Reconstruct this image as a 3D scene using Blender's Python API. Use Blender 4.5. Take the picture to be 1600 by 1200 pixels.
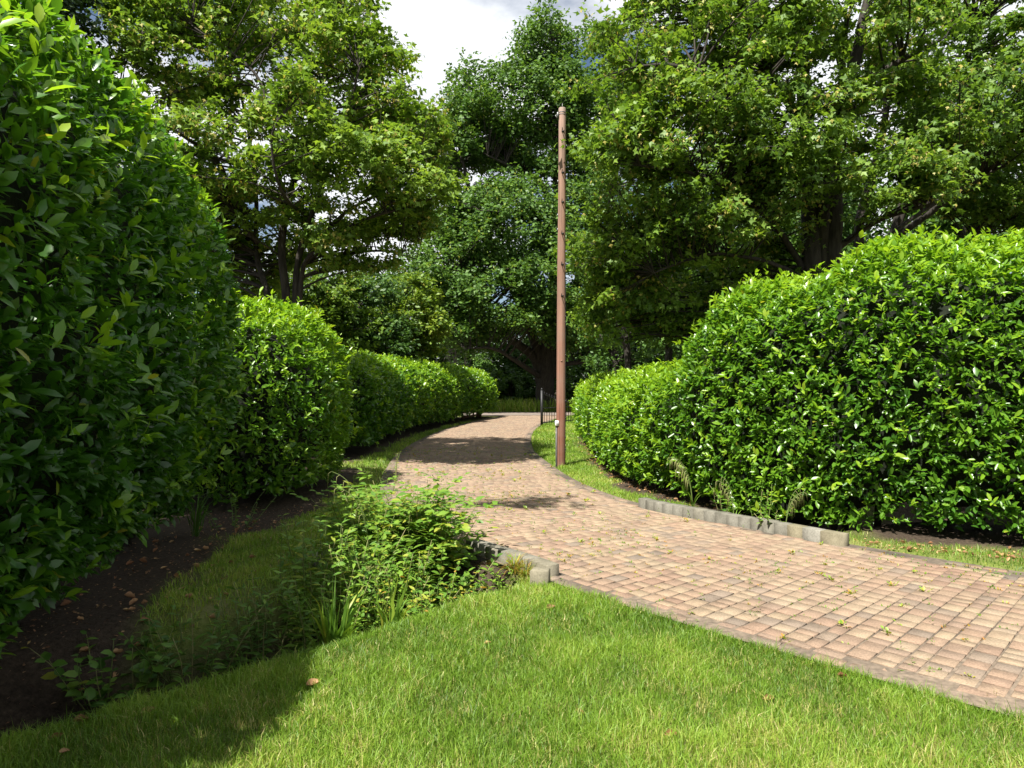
import bpy, math, random
import numpy as np
from mathutils import Vector, Matrix

for _o in list(bpy.data.objects):
    bpy.data.objects.remove(_o)
SC = bpy.context.scene
COL = SC.collection

# ------------------------------------------------------------------ camera, sky, sun, exposure
CAM_H = 1.7
F = 1100.0                                   # focal length in pixels of a 1600 px wide frame
cam_d = bpy.data.cameras.new('camera')
cam_d.sensor_width = 36.0
cam_d.lens = 36.0 * F / 1600.0
cam_d.clip_start = 0.05
cam_d.clip_end = 2000.0
cam = bpy.data.objects.new('camera', cam_d)
cam.location = (0, 0, CAM_H)
cam.rotation_euler = (math.radians(90), 0, 0)
COL.objects.link(cam)
SC.camera = cam

TO_SUN = Vector((-0.34, -0.53, 1.0)).normalized()
SUN_EL = math.asin(TO_SUN.z)
SUN_AZ = math.atan2(TO_SUN.x, TO_SUN.y)
sun_d = bpy.data.lights.new('sun', 'SUN')
sun_d.energy = 5.0
sun_d.angle = math.radians(0.55)
sun_d.color = (1.0, 0.955, 0.88)
sun = bpy.data.objects.new('sun', sun_d)
sun.rotation_euler = (-TO_SUN).to_track_quat('-Z', 'Y').to_euler()
sun.location = (-20, -30, 50)
COL.objects.link(sun)

SKY_STRENGTH = 0.040
W = bpy.data.worlds.new('World')
SC.world = W
W.use_nodes = True
nt = W.node_tree
nt.nodes.clear()
wo = nt.nodes.new('ShaderNodeOutputWorld')
bg = nt.nodes.new('ShaderNodeBackground')
bg.inputs['Strength'].default_value = SKY_STRENGTH
sky = nt.nodes.new('ShaderNodeTexSky')
sky.sky_type = 'NISHITA'
sky.sun_disc = False
sky.sun_elevation = SUN_EL
sky.sun_rotation = SUN_AZ
sky.ozone_density = 2.0
sky.air_density = 1.0
sky.dust_density = 0.6
tc = nt.nodes.new('ShaderNodeTexCoord')
sep = nt.nodes.new('ShaderNodeSeparateXYZ')
nt.links.new(tc.outputs['Generated'], sep.inputs[0])
zc = nt.nodes.new('ShaderNodeMath'); zc.operation = 'MAXIMUM'; zc.inputs[1].default_value = 0.0
nt.links.new(sep.outputs['Z'], zc.inputs[0])
za = nt.nodes.new('ShaderNodeMath'); za.operation = 'ADD'; za.inputs[1].default_value = 0.22
nt.links.new(zc.outputs[0], za.inputs[0])
dv = nt.nodes.new('ShaderNodeVectorMath'); dv.operation = 'DIVIDE'
nt.links.new(tc.outputs['Generated'], dv.inputs[0])
cmb = nt.nodes.new('ShaderNodeCombineXYZ')
for k in range(3):
    nt.links.new(za.outputs[0], cmb.inputs[k])
nt.links.new(cmb.outputs[0], dv.inputs[1])
mp = nt.nodes.new('ShaderNodeMapping')
mp.inputs['Location'].default_value = (4.4, 0.7, 0.0)
nt.links.new(dv.outputs[0], mp.inputs[0])
cn = nt.nodes.new('ShaderNodeTexNoise')
cn.inputs['Scale'].default_value = 1.5
cn.inputs['Detail'].default_value = 9.0
cn.inputs['Roughness'].default_value = 0.55
nt.links.new(mp.outputs[0], cn.inputs['Vector'])
cr = nt.nodes.new('ShaderNodeValToRGB')
cr.color_ramp.elements[0].position = 0.42
cr.color_ramp.elements[1].position = 0.53
nt.links.new(cn.outputs[0], cr.inputs[0])
cn2 = nt.nodes.new('ShaderNodeTexNoise')
cn2.inputs['Scale'].default_value = 3.2
cn2.inputs['Detail'].default_value = 6.0
nt.links.new(mp.outputs[0], cn2.inputs['Vector'])
cc = nt.nodes.new('ShaderNodeValToRGB')
cc.color_ramp.elements[0].position = 0.3
cc.color_ramp.elements[0].color = (9.2, 9.6, 10.2, 1)
cc.color_ramp.elements[1].position = 0.65
cc.color_ramp.elements[1].color = (11.5, 11.6, 11.8, 1)
nt.links.new(cn2.outputs[0], cc.inputs[0])
mx = nt.nodes.new('ShaderNodeMix'); mx.data_type = 'RGBA'
nt.links.new(cr.outputs[0], mx.inputs[0])
nt.links.new(sky.outputs[0], mx.inputs[6])
nt.links.new(cc.outputs[0], mx.inputs[7])
nt.links.new(mx.outputs[2], bg.inputs['Color'])
nt.links.new(bg.outputs[0], wo.inputs[0])

SC.render.engine = 'CYCLES'
SC.view_settings.view_transform = 'Standard'
SC.view_settings.look = 'None'
SC.view_settings.gamma = 1.0
SC.view_settings.use_curve_mapping = False
SC.view_settings.exposure = 1.42
cy = SC.cycles
cy.use_denoising = True
cy.max_bounces = 7
cy.diffuse_bounces = 3
cy.glossy_bounces = 2
cy.transmission_bounces = 4
cy.transparent_max_bounces = 4
cy.sample_clamp_indirect = 4.0
cy.caustics_reflective = False
cy.caustics_refractive = False

# ------------------------------------------------------------------ helpers
R = np.random.default_rng(20240711)
random.seed(77)


def px(x, y, d):
    return np.array([(x - 800.0) / F * d, d, CAM_H - (y - 600.0) / F * d])


def unit(v):
    n = np.linalg.norm(v, axis=-1, keepdims=True)
    return v / np.maximum(n, 1e-9)


def sstep(a, b, x):
    t = np.clip((x - a) / (b - a), 0, 1)
    return t * t * (3 - 2 * t)


def _hash(ix, iy, iz, seed):
    h = (ix.astype(np.int64) * 374761393 + iy.astype(np.int64) * 668265263 + iz.astype(np.int64) * 2147483647 + seed * 1274126177) & 0xFFFFFFFF
    h = ((h ^ (h >> 13)) * 1274126177) & 0xFFFFFFFF
    h = h ^ (h >> 16)
    return (h & 0xFFFF) / 65535.0


def vnoise(p, scale=1.0, seed=0):
    """smooth value noise in 0..1 at points p (N,3)"""
    q = np.asarray(p, float) * scale
    i = np.floor(q).astype(np.int64)
    f = q - i
    f = f * f * (3 - 2 * f)
    out = 0.0
    for dx in (0, 1):
        for dy in (0, 1):
            for dz in (0, 1):
                w = (f[:, 0] if dx else 1 - f[:, 0]) * (f[:, 1] if dy else 1 - f[:, 1]) * (f[:, 2] if dz else 1 - f[:, 2])
                out = out + w * _hash(i[:, 0] + dx, i[:, 1] + dy, i[:, 2] + dz, seed)
    return out


def xy3(x, y):
    return np.stack([x, y, np.zeros_like(x)], -1)


def np_mesh(name, verts, tris=None, quads=None, attrs=None, smooth=False):
    me = bpy.data.meshes.new(name)
    verts = np.ascontiguousarray(verts, np.float32)
    loops, starts, pos = [], [], 0
    for arr, n in ((tris, 3), (quads, 4)):
        if arr is not None and len(arr):
            arr = np.asarray(arr, np.int32)
            loops.append(arr.ravel())
            starts.append(pos + np.arange(len(arr), dtype=np.int32) * n)
            pos += arr.size
    loops = np.concatenate(loops)
    starts = np.concatenate(starts)
    me.vertices.add(len(verts))
    me.vertices.foreach_set('co', verts.ravel())
    me.loops.add(len(loops))
    me.loops.foreach_set('vertex_index', loops)
    me.polygons.add(len(starts))
    me.polygons.foreach_set('loop_start', starts)
    if smooth:
        me.polygons.foreach_set('use_smooth', np.ones(len(starts), bool))
    for k, v in (attrs or {}).items():
        a = me.attributes.new(k, 'FLOAT', 'POINT')
        a.data.foreach_set('value', np.ascontiguousarray(v, np.float32))
    me.update(calc_edges=True)
    me.validate()
    return me


def link(name, me, mat=None, parent=None, loc=None, kind=None):
    o = bpy.data.objects.new(name, me)
    if mat is not None and me is not None and len(me.materials) == 0:
        me.materials.append(mat)
    COL.objects.link(o)
    if parent is not None:
        o.parent = parent
    if loc is not None:
        o.location = loc
    if kind:
        o['kind'] = kind
    return o


def tag(o, label=None, cat=None, group=None, kind=None):
    if label:
        o['label'] = label
    if cat:
        o['category'] = cat
    if group:
        o['group'] = group
    if kind:
        o['kind'] = kind
    return o


def thing(name, label, cat, loc=(0, 0, 0), group=None):
    o = bpy.data.objects.new(name, None)
    o.empty_display_size = 0.2
    o.location = loc
    COL.objects.link(o)
    return tag(o, label, cat, group)


class MB:
    """collects boxes, tubes and sheets into one mesh; points are world points minus an origin"""

    def __init__(self, origin=(0, 0, 0)):
        self.o = np.array(origin, float)
        self.v, self.t, self.q, self.n = [], [], [], 0
        self.tint = []

    def add(self, v, tris=None, quads=None, tint=0.5):
        v = np.asarray(v, float) - self.o
        if tris is not None and len(tris):
            self.t.append(np.asarray(tris) + self.n)
        if quads is not None and len(quads):
            self.q.append(np.asarray(quads) + self.n)
        self.v.append(v)
        self.tint.append(np.full(len(v), tint) if np.isscalar(tint) else np.asarray(tint))
        self.n += len(v)

    def box(self, c, size, rot=None, tint=0.5, bevel=0.0):
        sx, sy, sz = np.array(size) / 2.0
        if bevel <= 0:
            v = np.array([[a * sx, b * sy, d * sz] for a in (-1, 1) for b in (-1, 1) for d in (-1, 1)])
            q = [(0, 1, 3, 2), (4, 6, 7, 5), (0, 4, 5, 1), (2, 3, 7, 6), (0, 2, 6, 4), (1, 5, 7, 3)]
        else:
            b_ = bevel
            ring = lambda z, s: [[-(sx - s), -(sy - s), z], [sx - s, -(sy - s), z], [sx - s, sy - s, z], [-(sx - s), sy - s, z]]
            v = np.array(ring(-sz, b_) + ring(-sz + b_, 0) + ring(sz - b_, 0) + ring(sz, b_))
            q = [(3, 2, 1, 0), (12, 13, 14, 15)]
            for L in range(3):
                for k in range(4):
                    a, b2 = L * 4 + k, L * 4 + (k + 1) % 4
                    q.append((a, b2, b2 + 4, a + 4))
        if rot is not None:
            v = v @ np.asarray(rot).T
        self.add(v + np.asarray(c, float), quads=q, tint=tint)

    def tube(self, pts, radii, sides=6, tint=0.5, cap=True):
        pts = np.asarray(pts, float)
        n = len(pts)
        radii = np.broadcast_to(np.asarray(radii, float), (n,))
        t = np.gradient(pts, axis=0)
        t = unit(t)
        ref = np.array([1.0, 0, 0]) if abs(t[0][0]) < 0.8 else np.array([0, 1.0, 0])
        rings = []
        a = np.linspace(0, 2 * np.pi, sides, endpoint=False)
        u = unit(np.cross(t[0], ref))
        for i in range(n):
            u = unit(u - t[i] * np.dot(u, t[i]))
            w = np.cross(t[i], u)
            rings.append(pts[i] + radii[i] * (np.cos(a)[:, None] * u + np.sin(a)[:, None] * w))
        v = np.concatenate(rings)
        k = np.arange(sides)
        q = []
        for i in range(n - 1):
            q.append(np.stack([i * sides + k, i * sides + (k + 1) % sides, (i + 1) * sides + (k + 1) % sides, (i + 1) * sides + k], -1))
        q = np.concatenate(q)
        tr = None
        if cap:
            tr = [(0, j + 1, j) for j in range(1, sides - 1)] + [((n - 1) * sides, (n - 1) * sides + j, (n - 1) * sides + j + 1) for j in range(1, sides - 1)]
        self.add(v, tris=tr, quads=q, tint=tint)

    def mesh(self, name, smooth=False):
        v = np.concatenate(self.v)
        return np_mesh(name, v, np.concatenate(self.t) if self.t else None, np.concatenate(self.q) if self.q else None,
                       {'tint': np.concatenate(self.tint)}, smooth)

    def build(self, name, mat, parent=None, loc=None, smooth=False, kind=None):
        return link(name, self.mesh(name, smooth), mat, parent, loc, kind)


def spline(pts, n):
    """Catmull-Rom through pts, resampled to n points evenly along its length"""
    p = np.asarray(pts, float)
    p = np.concatenate([[2 * p[0] - p[1]], p, [2 * p[-1] - p[-2]]])
    out = []
    for i in range(1, len(p) - 2):
        t = np.linspace(0, 1, 40, endpoint=False)[:, None]
        a, b, c, d = p[i - 1], p[i], p[i + 1], p[i + 2]
        out.append(0.5 * ((2 * b) + (c - a) * t + (2 * a - 5 * b + 4 * c - d) * t ** 2 + (3 * b - a - 3 * c + d) * t ** 3))
    out.append(p[-2][None])
    q = np.concatenate(out)
    s = np.concatenate([[0], np.cumsum(np.linalg.norm(np.diff(q, axis=0), axis=1))])
    ss = np.linspace(0, s[-1], n)
    return np.stack([np.interp(ss, s, q[:, k]) for k in range(q.shape[1])], -1)


# ------------------------------------------------------------------ materials
def new_mat(name):
    m = bpy.data.materials.new(name)
    m.use_nodes = True
    nt = m.node_tree
    nt.nodes.clear()
    out = nt.nodes.new('ShaderNodeOutputMaterial')
    return m, nt, out


def ramp(nt, src, stops):
    r = nt.nodes.new('ShaderNodeValToRGB')
    el = r.color_ramp.elements
    while len(el) < len(stops):
        el.new(0.5)
    for e, (p, c) in zip(el, stops):
        e.position = p
        e.color = (*c, 1)
    nt.links.new(src, r.inputs[0])
    return r.outputs[0]


def noise(nt, scale, detail=4, rough=0.55, vec=None):
    n = nt.nodes.new('ShaderNodeTexNoise')
    n.inputs['Scale'].default_value = scale
    n.inputs['Detail'].default_value = detail
    n.inputs['Roughness'].default_value = rough
    if vec is None:
        g = nt.nodes.new('ShaderNodeNewGeometry')
        vec = g.outputs['Position']
    nt.links.new(vec, n.inputs['Vector'])
    return n.outputs[0]


def mixc(nt, fac, a, b, mode='MIX'):
    m = nt.nodes.new('ShaderNodeMix')
    m.data_type = 'RGBA'
    m.blend_type = mode
    for sock, val in ((m.inputs[0], fac), (m.inputs[6], a), (m.inputs[7], b)):
        if isinstance(val, (int, float)):
            sock.default_value = val
        elif isinstance(val, tuple):
            sock.default_value = (*val, 1)
        else:
            nt.links.new(val, sock)
    return m.outputs[2]


def attr(nt, name='tint'):
    a = nt.nodes.new('ShaderNodeAttribute')
    a.attribute_name = name
    return a.outputs['Fac']


def bump(nt, h, strength=0.4, dist=0.01):
    b = nt.nodes.new('ShaderNodeBump')
    b.inputs['Strength'].default_value = strength
    b.inputs['Distance'].default_value = dist
    nt.links.new(h, b.inputs['Height'])
    return b.outputs[0]


def leaf_mat(name, stops, trans=0.35, rough=0.42, spec=0.5, tgain=1.5, tyellow=(1.0, 0.95, 0.5)):
    m, nt, out = new_mat(name)
    col = ramp(nt, attr(nt), stops)
    p = nt.nodes.new('ShaderNodeBsdfPrincipled')
    p.inputs['Roughness'].default_value = rough
    p.inputs['Specular IOR Level'].default_value = spec
    nt.links.new(col, p.inputs['Base Color'])
    t = nt.nodes.new('ShaderNodeBsdfTranslucent')
    tcol = mixc(nt, 1.0, col, tuple(tgain * c for c in tyellow), 'MULTIPLY')
    nt.links.new(tcol, t.inputs['Color'])
    mix = nt.nodes.new('ShaderNodeMixShader')
    mix.inputs[0].default_value = trans
    nt.links.new(p.outputs[0], mix.inputs[1])
    nt.links.new(t.outputs[0], mix.inputs[2])
    nt.links.new(mix.outputs[0], out.inputs[0])
    return m


def solid_mat(name, c1, c2, scale=8.0, rough=0.8, bump_s=0.4, bump_d=0.01, use_tint=False, metal=0.0, stretch=None, spec=0.3):
    m, nt, out = new_mat(name)
    vec = None
    if stretch:
        tcn = nt.nodes.new('ShaderNodeTexCoord')
        mpn = nt.nodes.new('ShaderNodeMapping')
        mpn.inputs['Scale'].default_value = stretch
        nt.links.new(tcn.outputs['Object'], mpn.inputs[0])
        vec = mpn.outputs[0]
    n = noise(nt, scale, 6, 0.6, vec)
    col = ramp(nt, n, [(0.3, c1), (0.7, c2)])
    if use_tint:
        v = ramp(nt, attr(nt), [(0.0, (0.55, 0.55, 0.55)), (1.0, (1.3, 1.3, 1.3))])
        col = mixc(nt, 1.0, col, v, 'MULTIPLY')
    p = nt.nodes.new('ShaderNodeBsdfPrincipled')
    p.inputs['Roughness'].default_value = rough
    p.inputs['Metallic'].default_value = metal
    p.inputs['Specular IOR Level'].default_value = spec
    nt.links.new(col, p.inputs['Base Color'])
    if bump_s:
        nt.links.new(bump(nt, n, bump_s, bump_d), p.inputs['Normal'])
    nt.links.new(p.outputs[0], out.inputs[0])
    return m


M = {}
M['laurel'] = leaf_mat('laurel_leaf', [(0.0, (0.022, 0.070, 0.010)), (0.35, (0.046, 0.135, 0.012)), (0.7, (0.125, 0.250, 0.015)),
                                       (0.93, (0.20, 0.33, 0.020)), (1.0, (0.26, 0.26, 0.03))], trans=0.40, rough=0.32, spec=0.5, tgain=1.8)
M['sycamore'] = leaf_mat('sycamore_leaf', [(0.0, (0.035, 0.085, 0.012)), (0.5, (0.105, 0.195, 0.024)), (0.82, (0.18, 0.28, 0.035)),
                                           (0.9, (0.34, 0.33, 0.07)), (1.0, (0.46, 0.38, 0.10))], trans=0.40, rough=0.5, spec=0.35)
M['oak'] = leaf_mat('oak_leaf', [(0.0, (0.032, 0.078, 0.016)), (0.5, (0.078, 0.160, 0.028)), (0.85, (0.135, 0.225, 0.036)),
                                 (1.0, (0.30, 0.32, 0.03))], trans=0.36, rough=0.5, spec=0.35)
M['hazel'] = leaf_mat('hazel_leaf', [(0.0, (0.04, 0.09, 0.01)), (0.5, (0.11, 0.19, 0.018)), (0.85, (0.19, 0.25, 0.025)), (1.0, (0.32, 0.24, 0.03))], trans=0.35, rough=0.5, spec=0.35)
M['dark_leaf'] = leaf_mat('dark_evergreen_leaf', [(0.0, (0.012, 0.030, 0.010)), (1.0, (0.035, 0.075, 0.016))], trans=0.2, rough=0.5, spec=0.3)
M['weed'] = leaf_mat('weed_leaf', [(0.0, (0.035, 0.095, 0.012)), (0.45, (0.095, 0.20, 0.024)), (0.75, (0.17, 0.28, 0.032)),
                                   (0.88, (0.30, 0.30, 0.04)), (1.0, (0.38, 0.19, 0.04))], trans=0.35, rough=0.45, spec=0.4)
M['grass'] = leaf_mat('grass_blade', [(0.0, (0.06, 0.125, 0.012)), (0.45, (0.145, 0.255, 0.022)), (0.75, (0.25, 0.36, 0.045)),
                                      (0.88, (0.33, 0.33, 0.08)), (1.0, (0.48, 0.41, 0.20))], trans=0.35, rough=0.5, spec=0.35)
M['dry_leaf'] = leaf_mat('dry_fallen_leaf', [(0.0, (0.10, 0.045, 0.02)), (0.5, (0.28, 0.14, 0.07)), (0.8, (0.42, 0.27, 0.13)), (1.0, (0.45, 0.38, 0.08))], trans=0.12, rough=0.6, spec=0.3, tyellow=(1, 0.8, 0.5))
M['bark'] = solid_mat('tree_bark', (0.014, 0.0115, 0.009), (0.05, 0.043, 0.034), 5.0, 0.9, 0.8, 0.03, stretch=(3, 3, 0.7))
M['dead_twig'] = solid_mat('dead_grey_twig', (0.14, 0.125, 0.11), (0.28, 0.26, 0.23), 6.0, 0.9, 0.2)
M['hedge_core'] = solid_mat('hedge_inner_shade', (0.004, 0.007, 0.003), (0.012, 0.016, 0.007), 9.0, 0.95, 0.8, 0.05)  # near-black shell for the inner twigs; its colour stands in for their shade
M['stem'] = leaf_mat('plant_stem', [(0.0, (0.05, 0.07, 0.02)), (0.5, (0.12, 0.17, 0.04)), (1.0, (0.32, 0.27, 0.13))], trans=0.1, rough=0.6, spec=0.3)
M['iron'] = solid_mat('black_iron', (0.010, 0.010, 0.011), (0.022, 0.022, 0.022), 20.0, 0.5, 0.1, 0.002)
M['gate_wood'] = solid_mat('dark_gate_timber', (0.045, 0.022, 0.014), (0.09, 0.05, 0.03), 6.0, 0.85, 0.4, 0.01, stretch=(1, 1, 6))
M['zinc'] = solid_mat('galvanised_steel', (0.13, 0.13, 0.13), (0.26, 0.26, 0.25), 30.0, 0.5, 0.1, 0.002, metal=0.6)
M['white_plastic'] = solid_mat('white_plastic', (0.62, 0.61, 0.58), (0.74, 0.73, 0.70), 14.0, 0.5, 0.0)
M['conduit'] = solid_mat('grey_conduit', (0.07, 0.065, 0.065), (0.14, 0.13, 0.13), 12.0, 0.6, 0.1)
M['tarmac'] = solid_mat('worn_lane_surface', (0.11, 0.09, 0.075), (0.20, 0.165, 0.135), 3.0, 0.95, 0.5, 0.01)
M['rock'] = solid_mat('grey_rough', (0.20, 0.19, 0.17), (0.34, 0.33, 0.30), 14.0, 0.9, 0.5, 0.01)


def concrete_mat():
    m, nt, out = new_mat('weathered_concrete')
    n1 = noise(nt, 7.0, 6, 0.65)
    n2 = noise(nt, 60.0, 3, 0.6)
    c = ramp(nt, n1, [(0.28, (0.075, 0.070, 0.052)), (0.55, (0.145, 0.135, 0.108)), (0.8, (0.205, 0.195, 0.165))])
    c = mixc(nt, 0.25, c, ramp(nt, n2, [(0.35, (0.1, 0.1, 0.09)), (0.65, (0.26, 0.25, 0.22))]))
    c = mixc(nt, 1.0, c, ramp(nt, attr(nt), [(0.0, (0.62, 0.62, 0.58)), (0.5, (0.95, 0.95, 0.93)), (0.8, (1.1, 1.02, 0.8)), (1.0, (1.3, 1.32, 1.36))]), 'MULTIPLY')
    p = nt.nodes.new('ShaderNodeBsdfPrincipled')
    p.inputs['Roughness'].default_value = 0.92
    p.inputs['Specular IOR Level'].default_value = 0.2
    nt.links.new(c, p.inputs['Base Color'])
    nt.links.new(bump(nt, n2, 0.5, 0.004), p.inputs['Normal'])
    nt.links.new(p.outputs[0], out.inputs[0])
    return m


def paver_mat():
    m, nt, out = new_mat('tumbled_block_paver')
    c = ramp(nt, attr(nt), [(0.0, (0.080, 0.075, 0.070)), (0.1, (0.135, 0.118, 0.10)), (0.22, (0.185, 0.110, 0.079)), (0.42, (0.23, 0.145, 0.100)),
                            (0.62, (0.26, 0.182, 0.12)), (0.82, (0.275, 0.212, 0.135)), (1.0, (0.245, 0.20, 0.14))])
    n1 = noise(nt, 0.55, 5, 0.6)                       # broad bleaching and dirt
    n4 = noise(nt, 1.7, 7, 0.7)
    c = mixc(nt, ramp(nt, n4, [(0.47, (0, 0, 0)), (0.70, (0.7,) * 3)]), c, (0.105, 0.080, 0.060))
    n2 = noise(nt, 90.0, 4, 0.7)                       # aggregate grain
    n3 = noise(nt, 5.0, 6, 0.65)
    c = mixc(nt, ramp(nt, n1, [(0.35, (0.25,) * 3), (0.7, (0.75,) * 3)]), c, (0.265, 0.196, 0.138))
    c = mixc(nt, ramp(nt, n3, [(0.45, (0, 0, 0)), (0.75, (0.55,) * 3)]), c, (0.085, 0.064, 0.046))
    c = mixc(nt, 1.0, c, ramp(nt, n2, [(0.3, (0.62,) * 3), (0.7, (1.25,) * 3)]), 'MULTIPLY')
    p = nt.nodes.new('ShaderNodeBsdfPrincipled')
    p.inputs['Roughness'].default_value = 0.9
    p.inputs['Specular IOR Level'].default_value = 0.2
    nt.links.new(c, p.inputs['Base Color'])
    nt.links.new(bump(nt, n2, 0.6, 0.004), p.inputs['Normal'])
    nt.links.new(p.outputs[0], out.inputs[0])
    return m


def ground_mat():
    m, nt, out = new_mat('ground_soil_and_thatch')
    n1 = noise(nt, 1.3, 6, 0.6)
    n2 = noise(nt, 28.0, 5, 0.7)
    grass = ramp(nt, n2, [(0.3, (0.05, 0.080, 0.012)), (0.55, (0.11, 0.155, 0.024)), (0.8, (0.21, 0.20, 0.08))])
    grass = mixc(nt, ramp(nt, n1, [(0.4, (0, 0, 0)), (0.7, (0.7,) * 3)]), grass, (0.20, 0.175, 0.085))
    soil = ramp(nt, n2, [(0.3, (0.022, 0.017, 0.012)), (0.6, (0.065, 0.048, 0.034)), (0.85, (0.15, 0.105, 0.068))])
    c = mixc(nt, attr(nt, 'soil'), grass, soil)
    p = nt.nodes.new('ShaderNodeBsdfPrincipled')
    p.inputs['Roughness'].default_value = 0.95
    p.inputs['Specular IOR Level'].default_value = 0.1
    nt.links.new(c, p.inputs['Base Color'])
    nt.links.new(bump(nt, n2, 0.8, 0.03), p.inputs['Normal'])
    nt.links.new(p.outputs[0], out.inputs[0])
    return m


def pole_mat():
    m, nt, out = new_mat('creosoted_pole_wood')
    tcn = nt.nodes.new('ShaderNodeTexCoord')
    mpn = nt.nodes.new('ShaderNodeMapping')
    mpn.inputs['Scale'].default_value = (22, 22, 0.55)
    nt.links.new(tcn.outputs['Object'], mpn.inputs[0])
    n = noise(nt, 1.0, 7, 0.65, mpn.outputs[0])
    n2 = noise(nt, 1.3, 5, 0.6, tcn.outputs['Object'])
    sp = nt.nodes.new('ShaderNodeSeparateXYZ')
    nt.links.new(tcn.outputs['Object'], sp.inputs[0])
    h = nt.nodes.new('ShaderNodeMapRange')
    h.inputs['From Min'].default_value = 0.0
    h.inputs['From Max'].default_value = 7.5
    nt.links.new(sp.outputs['Z'], h.inputs['Value'])
    base = ramp(nt, h.outputs[0], [(0.0, (0.155, 0.066, 0.042)), (0.3, (0.22, 0.11, 0.074)), (0.75, (0.265, 0.16, 0.113)), (0.97, (0.30, 0.20, 0.15)), (1.0, (0.30, 0.25, 0.21))])
    c = mixc(nt, 1.0, base, ramp(nt, n, [(0.30, (0.32,) * 3), (0.45, (0.85,) * 3), (0.72, (1.35,) * 3)]), 'MULTIPLY')
    c = mixc(nt, ramp(nt, n2, [(0.42, (0, 0, 0)), (0.7, (0.65,) * 3)]), c, (0.20, 0.145, 0.115))
    p = nt.nodes.new('ShaderNodeBsdfPrincipled')
    p.inputs['Roughness'].default_value = 0.85
    p.inputs['Specular IOR Level'].default_value = 0.2
    nt.links.new(c, p.inputs['Base Color'])
    nt.links.new(bump(nt, n, 0.6, 0.006), p.inputs['Normal'])
    nt.links.new(p.outputs[0], out.inputs[0])
    return m


M['concrete'] = concrete_mat()
M['paver'] = paver_mat()
M['ground'] = ground_mat()
M['pole'] = pole_mat()
def joint_mat():
    m, nt, out = new_mat('sandy_joint_soil')
    n1 = noise(nt, 22.0, 5, 0.6)
    n2 = noise(nt, 0.45, 4, 0.6)
    c = ramp(nt, n1, [(0.3, (0.075, 0.058, 0.040)), (0.7, (0.20, 0.152, 0.108))])
    c = mixc(nt, ramp(nt, n2, [(0.45, (0, 0, 0)), (0.6, (0.9,) * 3)]), c, (0.045, 0.036, 0.027))
    p = nt.nodes.new('ShaderNodeBsdfPrincipled')
    p.inputs['Roughness'].default_value = 0.95
    nt.links.new(c, p.inputs['Base Color'])
    nt.links.new(bump(nt, n1, 0.6, 0.006), p.inputs['Normal'])
    nt.links.new(p.outputs[0], out.inputs[0])
    return m


M['joint'] = joint_mat()

# ------------------------------------------------------------------ layout curves
HW = 1.68                                    # half width of the driveway
drive_c = spline([(11.5, -1.0), (8.2, 1.15), (5.45, 3.35), (3.45, 5.15), (1.55, 7.3), (0.25, 9.4), (-0.45, 11.7), (-0.85, 14.5), (-1.15, 18.5),
                  (-1.02, 24.0), (-0.55, 28.8), (0.35, 34.0), (1.5, 38.2)], 520)
drive_t = unit(np.gradient(drive_c, axis=0))
drive_n = np.stack([drive_t[:, 1], -drive_t[:, 0]], -1)     # points to the right of travel (away from the camera)
drive_s = np.concatenate([[0], np.cumsum(np.linalg.norm(np.diff(drive_c, axis=0), axis=1))])


def drive_dist(x, y):
    """signed distance to the driveway's edge (negative on it) and side (+1 right, -1 left)"""
    p = np.stack([np.ravel(x), np.ravel(y)], -1)
    best = np.full(len(p), 1e9)
    side = np.zeros(len(p))
    c, n = drive_c[::3], drive_n[::3]
    for k in range(0, len(p), 20000):
        d = p[k:k + 20000, None, :] - c[None]
        d2 = (d ** 2).sum(-1)
        j = d2.argmin(1)
        best[k:k + 20000] = np.sqrt(d2[np.arange(len(j)), j])
        side[k:k + 20000] = np.sign((d[np.arange(len(j)), j] * n[j]).sum(-1))
    return (best - HW).reshape(np.shape(x)), side.reshape(np.shape(x))


ditch = spline([(-7.5, 1.2), (-4.6, 2.9), (-2.9, 4.05), (-1.9, 4.95), (-1.0, 5.95), (0.1, 6.85), (2.7, 8.45), (4.2, 9.3), (6.5, 10.2)], 160)
HEDGES = {
    'near': dict(spine=[(-3.6, -4.0), (-3.62, 0.0), (-3.66, 2.5), (-3.86, 4.5), (-4.4, 7.0), (-4.85, 9.1)], w=1.3, h=[(-2.0, 4.3), (2.6, 4.35), (4.2, 4.35), (7.0, 4.35), (9.1, 4.15)], end=(0.5, 0.7), skirt=0.25, foot=0.42, px=0.40, pz=0.85),
    'mid': dict(spine=[(-4.25, 9.7), (-4.4, 11.6), (-4.6, 13.2)], w=1.60, h=[(9.7, 3.05), (15.6, 2.9)], end=(0.95, 0.8), skirt=0.14, px=0.75, pz=0.8),
    'far': dict(spine=[(-4.4, 16.0), (-4.5, 19.5), (-4.25, 25.0), (-3.4, 30.5), (-2.2, 35.0), (-1.55, 37.0)], w=1.15, h=[(15, 2.3), (20, 2.5), (33, 2.5), (37, 2.2)], end=(0.7, 0.9), skirt=0.25, px=0.85, pz=0.9),
    'right': dict(spine=[(3.25, 24.0), (2.95, 18.0), (2.85, 14.0), (2.98, 11.6), (3.6, 9.9), (4.75, 8.75), (6.3, 7.9), (10.5, 6.7)], w=1.1,
                  h=[(6.7, 3.4), (7.8, 3.32), (8.4, 3.32), (9.0, 3.55), (9.6, 3.35), (10.1, 2.95), (10.5, 2.4), (10.9, 1.98), (12.0, 1.86), (13.5, 1.86), (18.0, 1.86), (24.0, 1.66)], end=(1.0, 0.6), skirt=0.14, foot=0.86),
}


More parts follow.
